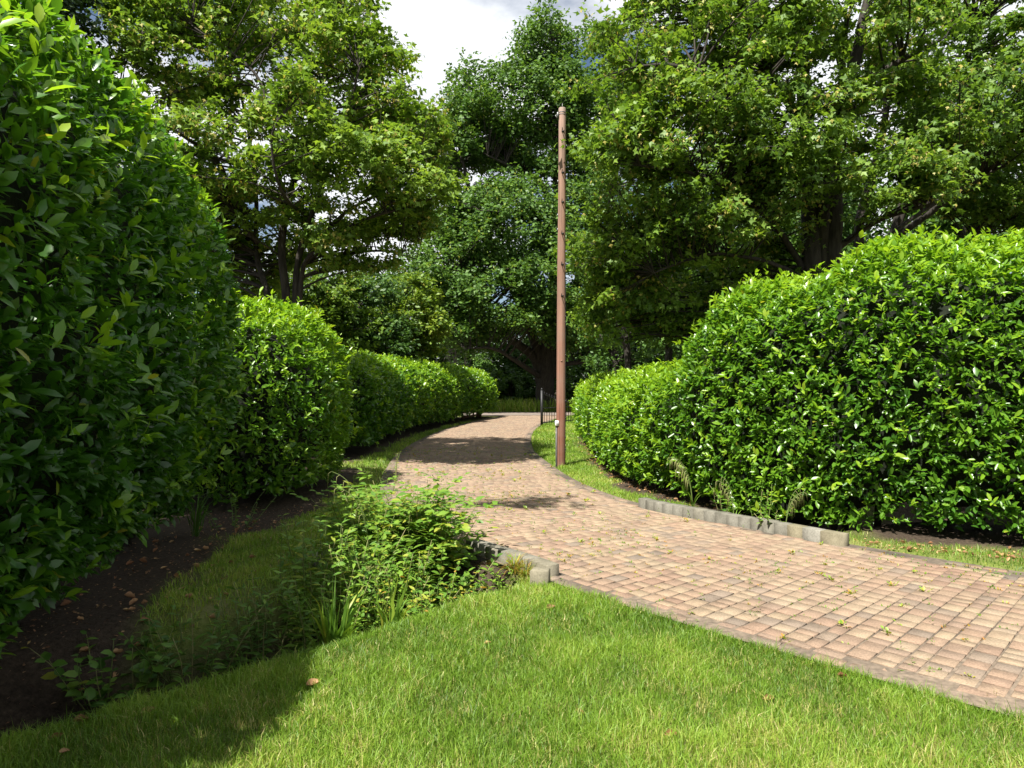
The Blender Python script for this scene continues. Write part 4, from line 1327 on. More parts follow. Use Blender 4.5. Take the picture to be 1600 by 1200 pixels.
# ------------------------------------------------------------------ kerbs of the culvert
def kerb(name, label, pts, lens, tints, h, th, z0s, jit=0.004):
    p = spline(pts, 60)
    L = np.concatenate([[0], np.cumsum(np.linalg.norm(np.diff(p, axis=0), axis=1))])
    org = v3((p[0][0], p[0][1], 0))
    root = thing(name, label, 'kerb', org)
    s = 0
    tot = sum(lens)
    for ln, tn in zip(lens, tints):
        ln = ln * L[-1] / tot
        m = s + ln / 2
        c = v3((np.interp(m, L, p[:, 0]), np.interp(m, L, p[:, 1])))
        a = v3((np.interp(s, L, p[:, 0]), np.interp(s, L, p[:, 1])))
        b = v3((np.interp(s + ln, L, p[:, 0]), np.interp(s + ln, L, p[:, 1])))
        ang = math.atan2(*(b - a)[::-1]) + random.gauss(0, jit)
        rt = np.array([[math.cos(ang), -math.sin(ang), 0], [math.sin(ang), math.cos(ang), 0], [0, 0, 1]])
        zt = z0s + random.gauss(0, 0.002)
        nrm_ = np.array([-math.sin(ang), math.cos(ang)]) * random.gauss(0, 0.003)
        mb = MB(org)
        mb.box((c[0] + nrm_[0], c[1] + nrm_[1], zt + h / 2 - 0.15), (ln - 0.003, th, h + 0.3), rt, tint=tn, bevel=0.005)
        mb.build('kerb_block', M['concrete'], root)
        s += ln
    return root


kr = kerb('concrete_kerb', 'long grey concrete kerb of upright blocks along the far side of the drive', [(1.80, 9.75), (2.05, 9.30), (2.65, 8.55), (3.10, 7.95), (3.50, 7.38)],
          [0.13] * 14 + [0.15, 0.17, 0.20], [random.uniform(0.3, 0.55) for _ in range(14)] + [0.78, 0.98, 0.76], 0.125, 0.13, 0.0)
kl = kerb('concrete_kerb', 'short grey concrete kerb rising out of the weeds on the near side of the drive', [(-0.42, 7.22), (-0.17, 6.92), (0.12, 6.57), (0.36, 6.22)],
          [0.3, 0.17, 0.13, 0.13, 0.17, 0.24], [0.5, 0.55, 0.47, 0.6, 0.55, 0.65], 0.105, 0.14, 0.0)
mb = MB()
bc = px(844, 905, 5.98)
rt = np.array([[0.96, 0.28, 0], [-0.28, 0.96, 0], [0, 0, 1]])
mb.box((0, 0, 0.0), (0.15, 0.12, 0.26), rt, tint=0.85, bevel=0.01)
blk = mb.build('concrete_block', M['concrete'], loc=(bc[0], bc[1], 0.0))
tag(blk, 'loose pale concrete block in front of the short kerb, at the lawn edge', 'block')

# ------------------------------------------------------------------ grass
def blades(name, label, pts, h, wdt, tint, lean=0.5, parent=None, segs=2):
    n = len(pts)
    a = R.uniform(0, 2 * np.pi, n)
    side = np.stack([np.cos(a), np.sin(a), np.zeros(n)], -1)
    ld = R.uniform(0, 2 * np.pi, n)
    le = np.stack([np.cos(ld), np.sin(ld), np.zeros(n)], -1) * (R.random(n) ** 0.8 * lean * h)[:, None]
    up = np.array([0, 0, 1.0])
    b = pts
    m_ = pts + le * 0.35 + up * (h * 0.60)[:, None]
    t = pts + le + up * (h * (1 - 0.25 * np.linalg.norm(le, axis=1) / np.maximum(h, 1e-6)))[:, None]
    w = wdt[:, None] * side
    V = np.stack([b - w, b + w, m_ - w * 0.75, m_ + w * 0.75, t], 1)
    off = np.arange(n) * 5
    Qd = np.array([[0, 1, 3, 2]])[None] + off[:, None, None]
    T = np.array([[2, 3, 4]])[None] + off[:, None, None]
    o = link(name, np_mesh(name, V.reshape(-1, 3), T.reshape(-1, 3), Qd.reshape(-1, 4), {'tint': np.repeat(tint, 5)}), M['grass'])
    tag(o, label, kind='stuff')
    return o


def grass_area(name, label, x0, x1, y0, y1, dens, hmean, wmean, cond, yel=0.34):
    n = int((x1 - x0) * (y1 - y0) * dens)
    x, y = R.uniform(x0, x1, n), R.uniform(y0, y1, n)
    # only what could be seen from near the photograph's viewpoint
    k = (np.abs(x) < 0.95 * y + 0.9)
    x, y = x[k], y[k]
    z, soil, dd, side, dt = ground_fields(x, y)
    g = cond(x, y, dd, side, dt)
    p3 = xy3(x, y)
    k = (R.random(len(x)) < g) & (dd > (-0.14 if name == 'edge_grass' else -0.05)) & (R.random(len(x)) > soil * 1.15)
    x, y, z, dd = x[k], y[k], z[k], dd[k]
    p3 = xy3(x, y)
    big = vnoise(p3, 0.8, 31)
    mid = vnoise(p3, 3.0, 32)
    fine = vnoise(p3, 9.0, 33)
    h = hmean * (0.30 + 0.7 * mid + 0.45 * fine + 0.55 * R.random(len(x)) ** 1.5)
    h = h * np.where(dd < 0.15, 0.75 + 0.5 * fine, 1.0)
    dry = np.clip((big - 0.42) * 1.2 + (fine - 0.5) * 0.8 + 0.12, 0, 1)
    t = 0.40 + 0.55 * (mid - 0.5) + 0.32 * (big - 0.5) + R.normal(size=len(x)) * 0.13
    isdry = R.random(len(x)) < yel * (0.25 + 2.2 * dry)
    t = np.where(isdry, R.uniform(0.82, 1.0, len(x)), np.clip(t + dry * 0.2, 0.02, 0.8))
    h = np.where(isdry, h * 0.8, h) * np.where(R.random(len(x)) < 0.04, 1.5, 1.0)
    return blades(name, label, np.stack([x, y, z - 0.008], -1), h, wmean * R.uniform(0.6, 1.3, len(x)), t, lean=0.95)


def cond_lawn(x, y, dd, side, dt):
    near = np.clip((dt - 0.42) / 0.25, 0, 1) * (side < 0) * (y < 0.93 * x + 6.85)
    return near


def cond_left(x, y, dd, side, dt):
    return np.clip((dt - 0.55) / 0.3, 0, 1) * (side < 0) * (y >= 0.93 * x + 6.85)


def cond_right(x, y, dd, side, dt):
    return (side > 0) * np.where(dd < 0.0, 0.3, 1.0) * np.clip((dt - 0.2) / 0.4, 0.1, 1)


grass_area('lawn_grass', 'bright mown lawn grass in the foreground', -3.2, 3.9, 2.2, 4.6, 10500, 0.068, 0.0021, cond_lawn)
grass_area('lawn_grass', 'bright mown lawn grass at the brow above the ditch', -3.2, 2.2, 4.6, 7.2, 8000, 0.066, 0.0025, cond_lawn)
grass_area('verge_grass', 'shaded grass between the left hedges and the ditch', -4.6, -0.2, 5.0, 12.0, 2200, 0.060, 0.0035, cond_left, 0.10)
grass_area('verge_grass', 'narrow grass verge in shade beside the left edge of the drive', -4.4, -1.0, 12.0, 37.0, 420, 0.075, 0.007, cond_left, 0.10)
grass_area('verge_grass', 'sunny grass verge round the foot of the pole', 0.2, 3.2, 9.0, 18.0, 2300, 0.055, 0.0040, cond_right, 0.12)
grass_area('verge_grass', 'grass verge between the far drive and the low right hedge', 0.2, 4.0, 18.0, 37.5, 420, 0.075, 0.008, cond_right, 0.12)
grass_area('verge_grass', 'thin grass strip below the tall right hedge', 3.2, 7.0, 5.0, 8.0, 1700, 0.050, 0.0030, cond_right, 0.30)
def cond_edge(x, y, dd, side, dt):
    return np.where((dd < 0.10) & (dd > -0.14), 1.0, 0.0) * np.where(side < 0, 1.0, 0.8) * (vnoise(xy3(x, y), 4.0, 41) > 0.42)


grass_area('edge_grass', 'thin dry grass creeping over the edging pavers', -1.5, 6.5, 2.4, 10.5, 5000, 0.032, 0.0021, cond_edge, 0.9)
# rank grass beyond the lane
n = 9000
x, y = R.uniform(-14, 16, n), R.uniform(42.5, 45.0, n)
blades('rank_grass', 'tall pale rank grass and weeds on the far side of the lane', np.stack([x, y, np.zeros(n)], -1), R.uniform(0.35, 1.05, n), R.uniform(0.010, 0.026, n), np.clip(R.normal(0.62, 0.17, n), 0.1, 1.0), lean=0.7)

# ------------------------------------------------------------------ weeds of the ditch
def ribbon_mesh(ws, pts_list, tints):
    mb = MB()
    for w, pts, t in zip(ws, pts_list, tints):
        pts = np.asarray(pts)
        tg = unit(np.gradient(pts, axis=0))
        sd = unit(np.cross(tg, np.array([0.2, 0.3, 1.0])) + 1e-6)
        f = np.linspace(0, 1, len(pts))
        ww = (w * np.sin(np.clip(f * 0.85 + 0.22, 0, 1) * np.pi))[:, None]
        v = np.concatenate([pts - sd * ww, pts + sd * ww + tg * 0, ])
        n = len(pts)
        k = np.arange(n - 1)
        mb.add(v, quads=np.stack([k, k + 1, n + k + 1, n + k], -1), tint=t)
    return mb


def leafy_plant(name, label, x, y, h, nst, kind, leaf, per_stem, tint, spread=0.25, group=None, dz=0.0, tvar=0.17, comp=1, pieces=30, cat='plant', width=1.0):
    z = gz(x, y) + dz
    org = np.array([x, y, z])
    root = thing(name, label, cat, org, group)
    P, Dd, Nn, S_, T_ = [], [], [], [], []
    for k in range(nst):
        a = random.uniform(0, 6.283)
        r = spread * math.sqrt(random.random())
        hh = h * random.uniform(0.7, 1.05)
        b = np.array([math.cos(a) * r * 0.7, math.sin(a) * r * 0.7, -0.03])
        top = b + np.array([math.cos(a) * r * 0.9 + random.gauss(0, .08), math.sin(a) * r * 0.9 + random.gauss(0, .08), hh])
        mid = (b + top) / 2 + np.array([random.gauss(0, .03), random.gauss(0, .03), hh * 0.06])
        st = spline([b, mid, top], 14)
        sb = MB()
        sb.tube(st[::2], np.linspace(0.0055, 0.002, 7), 4, tint=random.uniform(0.2, 0.9))
        sb.build('stem', M['stem'], root)
        for j in range(per_stem):
            f = 0.18 + 0.82 * (j + random.random() * 0.6) / per_stem
            i = min(13, int(f * 13))
            az = j * 2.4 + random.uniform(-.5, .5)
            d = np.array([math.cos(az), math.sin(az), random.uniform(-0.15, 0.65)])
            base = st[i]
            for c in range(comp):
                dd2 = d.copy()
                bp = base
                if comp > 1:
                    bp = base + unit(d) * leaf * (0.5 + 0.42 * (c // 2))
                    sgn = (-1) ** c
                    if c < comp - 1:
                        dd2 = unit(d) * 0.55 + sgn * unit(np.cross(d, [0, 0, 1.0])) * 0.9
                P.append(bp); Dd.append(dd2)
                Nn.append(np.array([0, 0, 1.0]) + R.normal(size=3) * 0.3)
                S_.append(leaf * random.uniform(0.6, 1.15) * (1.1 - 0.45 * f))
                T_.append(np.clip(tint + random.gauss(0, tvar), 0.02, 1.0 if tint > 0.68 else 0.84))
    P, Dd, Nn, S_, T_ = np.array(P), np.array(Dd), np.array(Nn), np.array(S_), np.array(T_)
    X, Y, Z = frames(Dd, Nn)
    order = np.argsort(-(S_ + R.random(len(S_)) * 0.01))[:pieces]
    for i in order:
        leaf_object(kind, M['weed'], P[i], X[i], Y[i], Z[i], S_[i], T_[i], root, width=width)
    kp = np.ones(len(P), bool)
    kp[order] = False
    if kp.sum():
        link('foliage', leaves_mesh('foliage', kind, P[kp], Dd[kp], Nn[kp], S_[kp], T_[kp], width), M['weed'], root, kind='stuff')
    return root


def strap_plant(name, label, x, y, n, length, w, tint, droop=0.6, group=None, pieces=40, cat='plant', up=1.0):
    org = np.array([x, y, gz(x, y)])
    root = thing(name, label, cat, org, group)
    rest = []
    for k in range(n):
        a = random.uniform(0, 6.283)
        L_ = length * random.uniform(0.6, 1.1)
        dr = droop * random.uniform(0.4, 1.2)
        o = np.array([math.cos(a), math.sin(a), 0])
        pts = [o * (0.05 * random.random()) + o * L_ * 0.75 * dr * f ** 1.6 + np.array([0, 0, L_ * up * (f - 0.55 * dr * f ** 2.6)]) for f in np.linspace(0, 1, 8)]
        t = np.clip(tint + random.gauss(0, 0.12), 0.02, 1)
        if k < pieces:
            ribbon_mesh([w], [pts], [t]).build('leaf', M['weed'], root)
        else:
            rest.append((pts, t))
    if rest:
        ribbon_mesh([w] * len(rest), [r[0] for r in rest], [r[1] for r in rest]).build('foliage', M['weed'], root, kind='stuff')
    return root


DG = 'weeds growing in the ditch left of the drive'
lp = leafy_plant
# the elder-like mass at the back, near the drive
lp('elder_plant', 'bushy sunlit weed with paired leaflets, tallest of the ditch clump beside the drive', -0.80, 7.05, 0.78, 20, 'lance', 0.15, 10, 0.64, 0.42, DG, comp=5, pieces=60, width=1.9)
lp('elder_plant', 'bushy weed with paired leaflets in the middle of the ditch clump', -1.02, 7.1, 0.82, 20, 'lance', 0.15, 10, 0.58, 0.42, DG, comp=5, pieces=60, width=1.9)
lp('elder_plant', 'bushy weed with paired leaflets at the back left of the ditch clump', -1.38, 7.1, 0.74, 16, 'lance', 0.14, 9, 0.60, 0.38, DG, comp=5, pieces=40, width=1.7)
lp('elder_plant', 'dense green leafy weed in the heart of the ditch clump', -0.86, 6.45, 0.86, 26, 'oval', 0.12, 22, 0.55, 0.46, DG, pieces=60)
lp('elder_plant', 'leafy mid green weed left of the heart of the ditch clump', -1.2, 6.4, 0.86, 24, 'oval', 0.105, 22, 0.62, 0.42, DG, pieces=60)
lp('elder_plant', 'low dense weed with broad leaves at the left end of the short concrete kerb', -0.68, 6.35, 0.62, 26, 'oval', 0.105, 20, 0.56, 0.40, DG, pieces=60)
lp('elder_plant', 'small dark green leafy weed between the kerb and the lawn brow', -0.44, 6.1, 0.46, 20, 'oval', 0.09, 17, 0.40, 0.38, DG, pieces=40)
lp('bramble_plant', 'yellow and orange tinged bramble at the front of the ditch clump', -0.78, 5.85, 0.70, 28, 'oval', 0.075, 20, 0.80, 0.44, DG, tvar=0.13, pieces=60)
lp('bramble_plant', 'yellowing low bramble in front of the loose concrete block', -0.16, 6.16, 0.28, 14, 'oval', 0.05, 13, 0.66, 0.26, DG, tvar=0.18, pieces=30)
lp('bramble_plant', 'pale round leaved weed right of the orange tinged bramble', -0.55, 5.88, 0.46, 16, 'oval', 0.07, 15, 0.66, 0.34, DG, tvar=0.2, pieces=40)
lp('bramble_plant', 'small yellow green trailing weed under the near end of the short kerb', -0.06, 6.24, 0.24, 12, 'oval', 0.06, 10, 0.64, 0.24, DG, tvar=0.12, pieces=30)
lp('willowherb_plant', 'bright slender willowherb between the tall willowherb and the leafy mass', -1.42, 6.0, 1.12, 14, 'lance', 0.13, 26, 0.62, 0.26, DG, pieces=50, width=1.15)
lp('willowherb_plant', 'tall willowherb with narrow leaves at the sunny left end of the clump', -1.62, 5.75, 1.12, 18, 'lance', 0.13, 30, 0.58, 0.28, DG, pieces=60, width=1.2)
lp('willowherb_plant', 'willowherb with narrow leaves leaning at the front left of the clump', -1.42, 5.42, 0.92, 20, 'lance', 0.125, 26, 0.56, 0.32, DG, pieces=60, width=1.2)
lp('willowherb_plant', 'upright willowherb just behind the strap leaved plant', -1.14, 5.95, 0.98, 18, 'lance', 0.12, 26, 0.52, 0.32, DG, pieces=60, width=1.2)
lp('willowherb_plant', 'shaded narrow leaved weed at the dark edge of the clump', -1.92, 5.35, 0.75, 16, 'lance', 0.12, 20, 0.34, 0.30, DG, pieces=40)
lp('willowherb_plant', 'shaded narrow leaved weed further left along the ditch', -2.3, 5.1, 0.62, 16, 'lance', 0.115, 18, 0.28, 0.34, DG, pieces=35)
lp('dock_plant', 'broad leaved dock in deep shade on the ditch bank', -2.35, 4.5, 0.5, 12, 'oval', 0.15, 8, 0.22, 0.26, DG, pieces=35)
lp('dock_plant', 'broad leaved weed with yellowing leaves in shade on the ditch bank', -2.7, 4.75, 0.5, 14, 'oval', 0.12, 10, 0.38, 0.30, DG, tvar=0.2, pieces=40)
lp('dock_plant', 'small dark dock at the shaded foot of the tall hedge', -2.75, 3.75, 0.24, 5, 'oval', 0.12, 5, 0.2, 0.18, DG, pieces=20)
lp('bramble_plant', 'dark bramble below the rounded left hedge', -3.55, 8.9, 0.55, 9, 'oval', 0.07, 10, 0.25, 0.35, DG, pieces=30)
strap_plant('iris_plant', 'clump of long strap leaves at the front of the sunlit ditch weeds', -1.28, 5.02, 60, 0.80, 0.013, 0.60, 0.55, DG)
strap_plant('iris_plant', 'strap leaved clump in front of the leafy weeds, middle of the brow', -0.92, 5.28, 34, 0.66, 0.012, 0.60, 0.5, DG)
strap_plant('sedge_plant', 'dark grassy tuft at the shaded end of the tall hedge', -3.75, 8.35, 34, 0.75, 0.006, 0.22, 0.7, DG, pieces=25)
strap_plant('sedge_plant', 'fine grassy tuft at the shaded edge of the ditch', -1.85, 4.95, 30, 0.5, 0.005, 0.32, 0.8, DG, pieces=25)


def pendulous_sedge(label, x, y, n, h, lean, tint, seed):
    rs = random.Random(seed)
    org = np.array([x, y, gz(x, y)])
    root = thing('pendulous_sedge', label, 'plant', org, 'drooping sedges by the drive')
    for k in range(n):
        a = lean + rs.uniform(-0.6, 0.6)
        o = np.array([math.cos(a), math.sin(a) * 0.4, 0])
        hh = h * rs.uniform(0.75, 1.05)
        pts = np.array([o * hh * (0.08 * f + 0.30 * f ** 3) + np.array([rs.uniform(-.002, .002), 0, hh * (1.12 * f - 0.22 * f ** 4)]) for f in np.linspace(0, 1, 12)])
        sb = MB()
        sb.tube(pts, np.linspace(0.0042, 0.0022, 12), 4, tint=0.45)
        st = sb.build('stalk', M['stem'], root)
        for j in (6, 7, 8, 9, 10, 11):
            b = pts[j]
            L_ = rs.uniform(0.09, 0.17)
            tip = b + o * 0.04 + np.array([0, 0, -L_])
            cb = MB()
            cb.tube([b, b + o * 0.03 + [0, 0, -0.02], tip], [0.002, 0.004, 0.002], 4, tint=0.72)
            cb.build('catkin', M['stem'], st)
    for k in range(8):
        a = rs.uniform(0, 6.28)
        L_ = h * rs.uniform(0.4, 0.7)
        o = np.array([math.cos(a), math.sin(a), 0])
        pts = [o * L_ * 0.6 * f ** 1.5 + np.array([0, 0, L_ * (f - 0.45 * f ** 2.5)]) for f in np.linspace(0, 1, 8)]
        ribbon_mesh([0.007], [pts], [tint]).build('leaf', M['weed'], root)
    return root


pendulous_sedge('single arching sedge stalk with hanging catkins rising above the ditch weeds', -1.36, 6.75, 2, 1.10, 3.3, 0.6, 3)
pendulous_sedge('arching sedge with hanging catkins at the left of the long kerb', 2.42, 9.42, 7, 0.80, 3.3, 0.62, 5)
pendulous_sedge('upright sedge in the middle behind the long kerb', 2.80, 8.85, 4, 0.66, 2.4, 0.6, 8)
pendulous_sedge('sedge leaning out of the shade behind the right end of the long kerb', 3.22, 8.30, 4, 0.66, 0.4, 0.6, 9)
lp('nettle_plant', 'small nettle behind the middle of the long kerb', 2.68, 8.80, 0.50, 5, 'lance', 0.085, 12, 0.42, 0.12, 'weeds behind the long kerb', width=1.7, pieces=30)
lp('nettle_plant', 'leafy weed with lit top right of the nettle behind the long kerb', 2.98, 8.45, 0.60, 5, 'lance', 0.095, 12, 0.55, 0.12, 'weeds behind the long kerb', width=1.5, pieces=30)
lp('nettle_plant', 'ground hugging weed at the foot of the sedges behind the long kerb', 3.12, 8.15, 0.30, 9, 'oval', 0.06, 9, 0.55, 0.22, 'weeds behind the long kerb', pieces=30)
lp('willowherb_plant', 'thin pale weed standing at the left edge of the drive', -2.05, 12.0, 0.75, 4, 'lance', 0.07, 14, 0.62, 0.14, pieces=25)
lp('willowherb_plant', 'low pale weed tuft on the drive edge beside the thin pale weed', -1.85, 11.2, 0.36, 7, 'lance', 0.07, 10, 0.66, 0.20, pieces=25)
strap_plant('dry_grass_tuft', 'straw coloured dry grass hanging in front of the short kerb', 0.02, 6.34, 120, 0.30, 0.0035, 0.87, 1.5, pieces=0, up=0.9)
strap_plant('dry_grass_tuft', 'fine pale grass tuft at the right foot of the ditch weeds', -0.28, 5.98, 90, 0.32, 0.004, 0.66, 1.0, pieces=0, up=0.95)
strap_plant('dry_grass_tuft', 'dry straw tuft between the bramble and the loose block', 0.12, 6.18, 80, 0.22, 0.003, 0.86, 1.2, pieces=0, up=0.9)
# small grey wisp of dead grass on the bank
strap_plant('dead_grass_tuft', 'grey brown tuft of matted dead grass behind the willowherb', -1.85, 6.6, 40, 0.26, 0.004, 0.5, 1.4, pieces=0)
for o_ in [o for o in bpy.data.objects if o.name.startswith('dead_grass_tuft')]:
    for ch in o_.children:
        ch.data.materials.clear()
        ch.data.materials.append(M['dead_twig'])

# ------------------------------------------------------------------ small weeds in the paver joints
def joint_weed_mesh(kind, seed):
    rs = np.random.default_rng(seed)
    n = (9, 14, 8, 12)[kind]
    h = (0.05, 0.03, 0.09, 0.035)[kind]
    pos, d, nn, s, t = [], [], [], [], []
    for k in range(n):
        a = rs.uniform(0, 6.28)
        r = rs.uniform(0, 0.03 if kind != 1 else 0.06)
        z = rs.uniform(0, h)
        pos.append((math.cos(a) * r, math.sin(a) * r, z))
        d.append((math.cos(a), math.sin(a), rs.uniform(0.1, 1.3)))
        nn.append((rs.normal() * .3, rs.normal() * .3, 1))
        s.append(rs.uniform(0.022, 0.045))
        t.append(np.clip((0.62, 0.82, 0.5, 0.9)[kind] + rs.normal() * 0.1, 0, 1))
    me = leaves_mesh('joint_weed', 'lance' if kind in (0, 2) else 'oval', np.array(pos), np.array(d), np.array(nn), np.array(s), np.array(t))
    me.materials.append(M['weed'])
    return me


jm = [joint_weed_mesh(k % 4, 100 + k) for k in range(10)]
cnt = 0
while cnt < 290:
    i = random.randrange(len(pav))
    p = pav[i]
    if not (3.6 < p[1] < 19.0) or 600 + F * CAM_H / p[1] > 1190 or random.random() > 1.5 / (1 + 0.012 * p[1] ** 1.3) or abs(p[0]) > 0.72 * p[1]:
        continue
    o = bpy.data.objects.new('joint_weed', random.choice(jm))
    a = p[3]
    o.location = (p[0] + math.cos(a) * p[4] * 0.52, p[1] + math.sin(a) * p[4] * 0.52, -0.004)
    o.rotation_euler = (0, 0, random.uniform(0, 6.28))
    sc_ = random.uniform(0.35, 0.95) * (1.0 if p[1] < 8 else 1.25)
    o.scale = (sc_,) * 3
    COL.objects.link(o)
    tag(o, 'tiny yellowing weed sprouting from a joint between the drive pavers', 'weed', 'small weeds in the paver joints')
    cnt += 1
# larger named ones near the lower right
for (ux, uy, h_, lab, t_) in ((1428, 1040, 0.085, 'small upright weed in the pavers at the lower right', 0.55), (1462, 1052, 0.10, 'taller pale green weed in the pavers beside the small upright one', 0.6),
                              (1584, 1098, 0.07, 'yellow weed in the pavers at the far lower right corner', 0.85)):
    d_ = F * CAM_H / (uy - 600)
    lp('joint_weed', lab, (ux - 800) / F * d_, d_, h_, 3, 'oval', 0.03, 6, t_, 0.03, 'larger weeds in the paver joints', dz=0.03, pieces=10, cat='weed')
d_ = F * CAM_H / 488.0
strap_plant('grass_tuft', 'straw coloured grass tuft rooted in the pavers at the lower right', (1556 - 800) / F * d_, d_, 16, 0.11, 0.0018, 0.86, 0.5, pieces=0)
for (ux, uy, lab, t_) in ((1055, 876, 'small red leaved weed on the pavers below the long kerb', 1.0), (975, 905, 'flat reddish weed on the pavers near the lawn edge', 1.0)):
    d_ = F * CAM_H / (uy - 600)
    lp('joint_weed', lab, (ux - 800) / F * d_, d_, 0.05, 6, 'oval', 0.028, 6, t_, 0.05, 'red weeds on the pavers', dz=0.03, pieces=10, cat='weed', tvar=0.02)

# ------------------------------------------------------------------ fallen leaves
def curl_leaf(seed, tint):
    rs = np.random.default_rng(seed)
    us, vs = np.linspace(0, 1, 6), np.linspace(-1, 1, 5)
    V = []
    cu = rs.uniform(0.5, 1.3)
    for u in us:
        w = 0.36 * math.sin(math.pi * min(u * 0.92 + 0.05, 1)) ** 0.8
        for v in vs:
            V.append((u - 0.5, v * w * math.cos(v * cu * 0.8), abs(v) ** 1.5 * w * cu * 1.1 + 0.22 * (u - 0.4) ** 2 * 2 + 0.05 * v * math.sin(u * 7) + rs.normal() * 0.02))
    V = np.array(V)
    q = [(i * 5 + j, i * 5 + j + 1, (i + 1) * 5 + j + 1, (i + 1) * 5 + j) for i in range(5) for j in range(4)]
    me = np_mesh('fallen_leaf', V, None, q, {'tint': np.clip(tint + rs.normal(size=len(V)) * 0.06, 0, 1)}, True)
    me.materials.append(M['dry_leaf'])
    return me


def fallen(ux, uy, size, tint, label, seed, rx=0.2, lift=0.02):
    lift *= 0.55
    size *= 0.85
    d_ = F * CAM_H / (uy - 600)
    x_, y_ = (ux - 800) / F * d_, d_
    o = link('fallen_leaf', curl_leaf(seed, tint), loc=(x_, y_, gz(x_, y_) + lift))
    o.scale = (size,) * 3
    o.rotation_euler = (rx, random.uniform(-.2, .2), random.uniform(-.6, .9))
    return tag(o, label, 'leaf', 'dry leaves fallen on the lawn')


fallen(1046, 1150, 0.085, 0.50, 'curled pink brown leaf lying on the sunny lawn near the bottom', 1, 0.5, 0.045)
fallen(489, 1082, 0.095, 0.62, 'pink tan leaf on the lawn at the edge of the hedge shadow', 2, 0.3, 0.045)
fallen(860, 959, 0.075, 0.25, 'dark brown leaf on the bright lawn at the brow of the slope', 3, 0.5, 0.045)
fallen(1316, 1064, 0.06, 0.45, 'small brown leaf on the lawn close to the driveway edge', 4, 0.4, 0.045)
fallen(905, 1120, 0.06, 0.35, 'slim brown leaf half hidden in the middle of the lawn', 5, 0.2, 0.03)
fallen(762, 1018, 0.055, 0.80, 'pale straw coloured leaf flat on the lawn', 6, 0.1, 0.035)
fallen(1200, 1097, 0.075, 0.78, 'pale dry leaf standing in the lawn left of the small brown leaf', 7, 0.6, 0.035)
fallen(232, 1123, 0.085, 0.55, 'long brown leaf on the shaded lawn', 8, 0.2, 0.04)
fallen(126, 1132, 0.085, 0.35, 'dull brown leaf on the shaded lawn left of the long brown leaf', 9, 0.2, 0.04)
fallen(88, 1158, 0.065, 0.5, 'folded brown leaf upright in the shaded lawn corner', 10, 0.8, 0.04)
fallen(66, 1125, 0.045, 1.0, 'small yellow green leaf on the shaded lawn', 11, 0.1, 0.04)
fallen(100, 1182, 0.05, 0.6, 'small tan leaf at the bottom left corner of the lawn', 12, 0.3, 0.04)
lms = [curl_leaf(50 + k, (0.45, 0.6, 0.7, 0.78, 0.82, 0.65)[k]) for k in range(6)]


def scatter_leaves(n, fx, label, group, smin, smax):
    for _ in range(n):
        x_, y_ = fx()
        o = bpy.data.objects.new('fallen_leaf', random.choice(lms))
        o.location = (x_, y_, gz(x_, y_) + 0.012)
        o.rotation_euler = (random.gauss(0, .25), random.gauss(0, .25), random.uniform(0, 6.28))
        o.scale = (random.uniform(smin, smax),) * 3
        COL.objects.link(o)
        tag(o, label, 'leaf', group)


def soil_pt():
    y_ = random.uniform(4.2, 9.4)
    return (-2.85 - 0.19 * (y_ - 5.0) + random.gauss(0, 0.34), y_)


scatter_leaves(70, soil_pt, 'dry brown leaf lying on the bare soil at the foot of the tall left hedge', 'leaves fallen on the shaded soil', 0.045, 0.085)


def right_edge(y0, y1, off=0.0):
    y_ = random.uniform(y0, y1)
    p = HEDGES['right']['poly']
    j = int(np.argmin(np.abs(p[:, 1] - y_) + (p[:, 0] > 9) * 9))
    return (p[j, 0] - 1.02 + random.gauss(0, 0.12) + off, y_)


scatter_leaves(110, lambda: right_edge(9.8, 20.0), 'pale dry leaf in the line of litter between the sunny verge and the right hedge', 'leaf litter along the right hedge', 0.035, 0.075)


def strip_pt():
    x_ = random.uniform(3.7, 5.6)
    return (x_, 7.45 - 0.42 * (x_ - 3.7) + random.gauss(0, 0.14))


scatter_leaves(80, strip_pt, 'pale dry leaf on the grass strip in front of the tall right hedge', 'leaf litter on the grass strip', 0.03, 0.065)


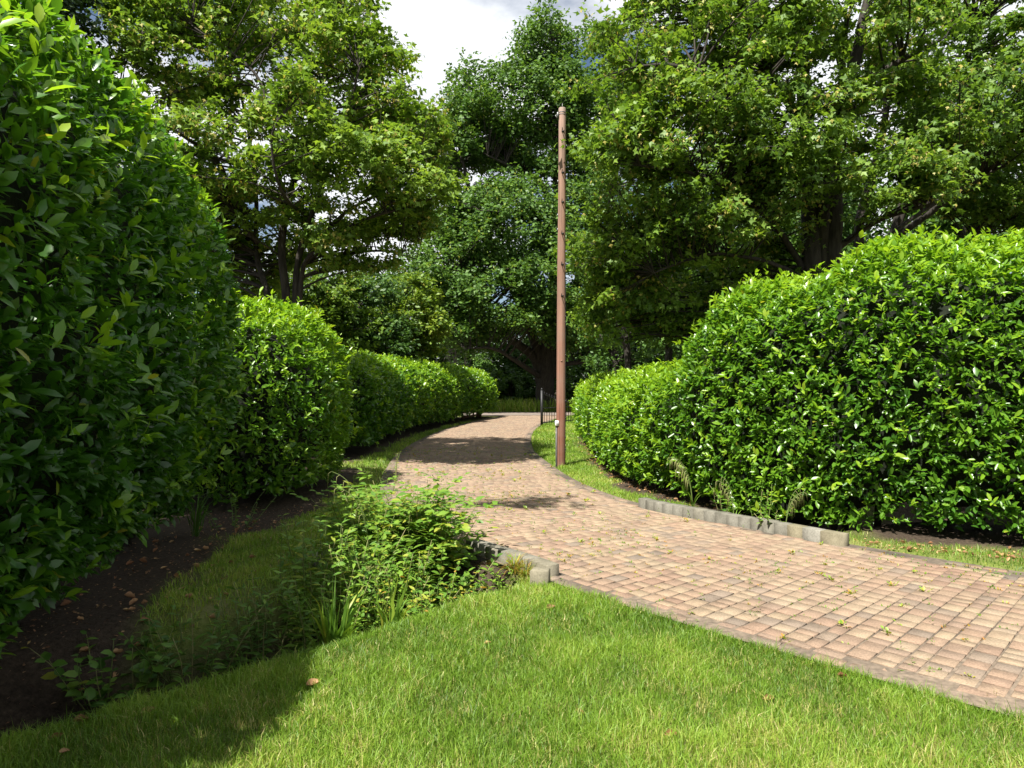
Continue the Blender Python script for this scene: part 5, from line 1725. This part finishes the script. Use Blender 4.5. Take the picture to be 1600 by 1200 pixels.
def litter(name, label, fx, n, smin, smax):
    pts = np.array([fx() for _ in range(n)])
    z = ground_fields(pts[:, 0], pts[:, 1])[0]
    d = rnd_dirs(n) * np.array([1, 1, 0.3])
    nn = np.array([0, 0, 1.0]) + rnd_dirs(n) * 0.5
    me = leaves_mesh(name, 'kite', np.stack([pts[:, 0], pts[:, 1], z + 0.008], -1), d, nn, R.uniform(smin, smax, n), R.uniform(0.05, 0.85, n), R.uniform(0.5, 1.2, n))
    tag(link(name, me, M['dry_leaf']), label, kind='stuff')


litter('leaf_litter', 'small dry leaf crumbs and bits over the bare soil by the tall left hedge', lambda: (soil_pt()[0] + random.gauss(-0.25, 0.35), random.uniform(3.6, 10.2)), 1500, 0.012, 0.04)
litter('leaf_litter', 'small dry leaf crumbs under the right hedge', lambda: right_edge(9.0, 22.0, 0.12), 1200, 0.015, 0.04)
litter('leaf_litter', 'crumbs of dry leaf on the grass strip by the right hedge', strip_pt, 350, 0.012, 0.035)


def joint_moss():
    P, Dd, Nn, S_, T_ = [], [], [], [], []
    ok = np.where((pav[:, 1] > 3.2) & (pav[:, 1] < 20) & (np.abs(pav[:, 0]) < 0.74 * pav[:, 1] + 0.3))[0]
    wgt = vnoise(pav[ok][:, :3] * [1, 1, 0], 0.9, 71) ** 3
    pick = ok[R.choice(len(ok), 1500, p=wgt / wgt.sum())]
    for i in pick:
        p = pav[i]
        a = p[3] + (0 if random.random() < 0.5 else math.pi / 2)
        half = p[4] / 2 if abs(a - p[3]) < 0.1 else p[5] / 2
        c = np.array([p[0] + math.cos(a) * half, p[1] + math.sin(a) * half, -0.004])
        along = np.array([-math.sin(a), math.cos(a), 0])
        tn = random.choice([0.45, 0.55, 0.68, 0.8, 0.9, 0.97])
        for _ in range(random.randint(3, 8)):
            P.append(c + along * random.gauss(0, 0.02) + np.array([random.gauss(0, .004), random.gauss(0, .004), 0]))
            Dd.append((random.gauss(0, 1), random.gauss(0, 1), random.uniform(0.2, 1.6)))
            Nn.append((random.gauss(0, .5), random.gauss(0, .5), 1))
            S_.append(random.uniform(0.010, 0.030))
            T_.append(np.clip(tn + random.gauss(0, .06), 0, 1))
    me = leaves_mesh('joint_moss', 'kite', np.array(P), np.array(Dd, float), np.array(Nn, float), np.array(S_), np.array(T_), 0.7)
    tag(link('joint_moss', me, M['weed']), 'moss and tiny dry sprouts along the joints of the pavers', kind='stuff')


joint_moss()
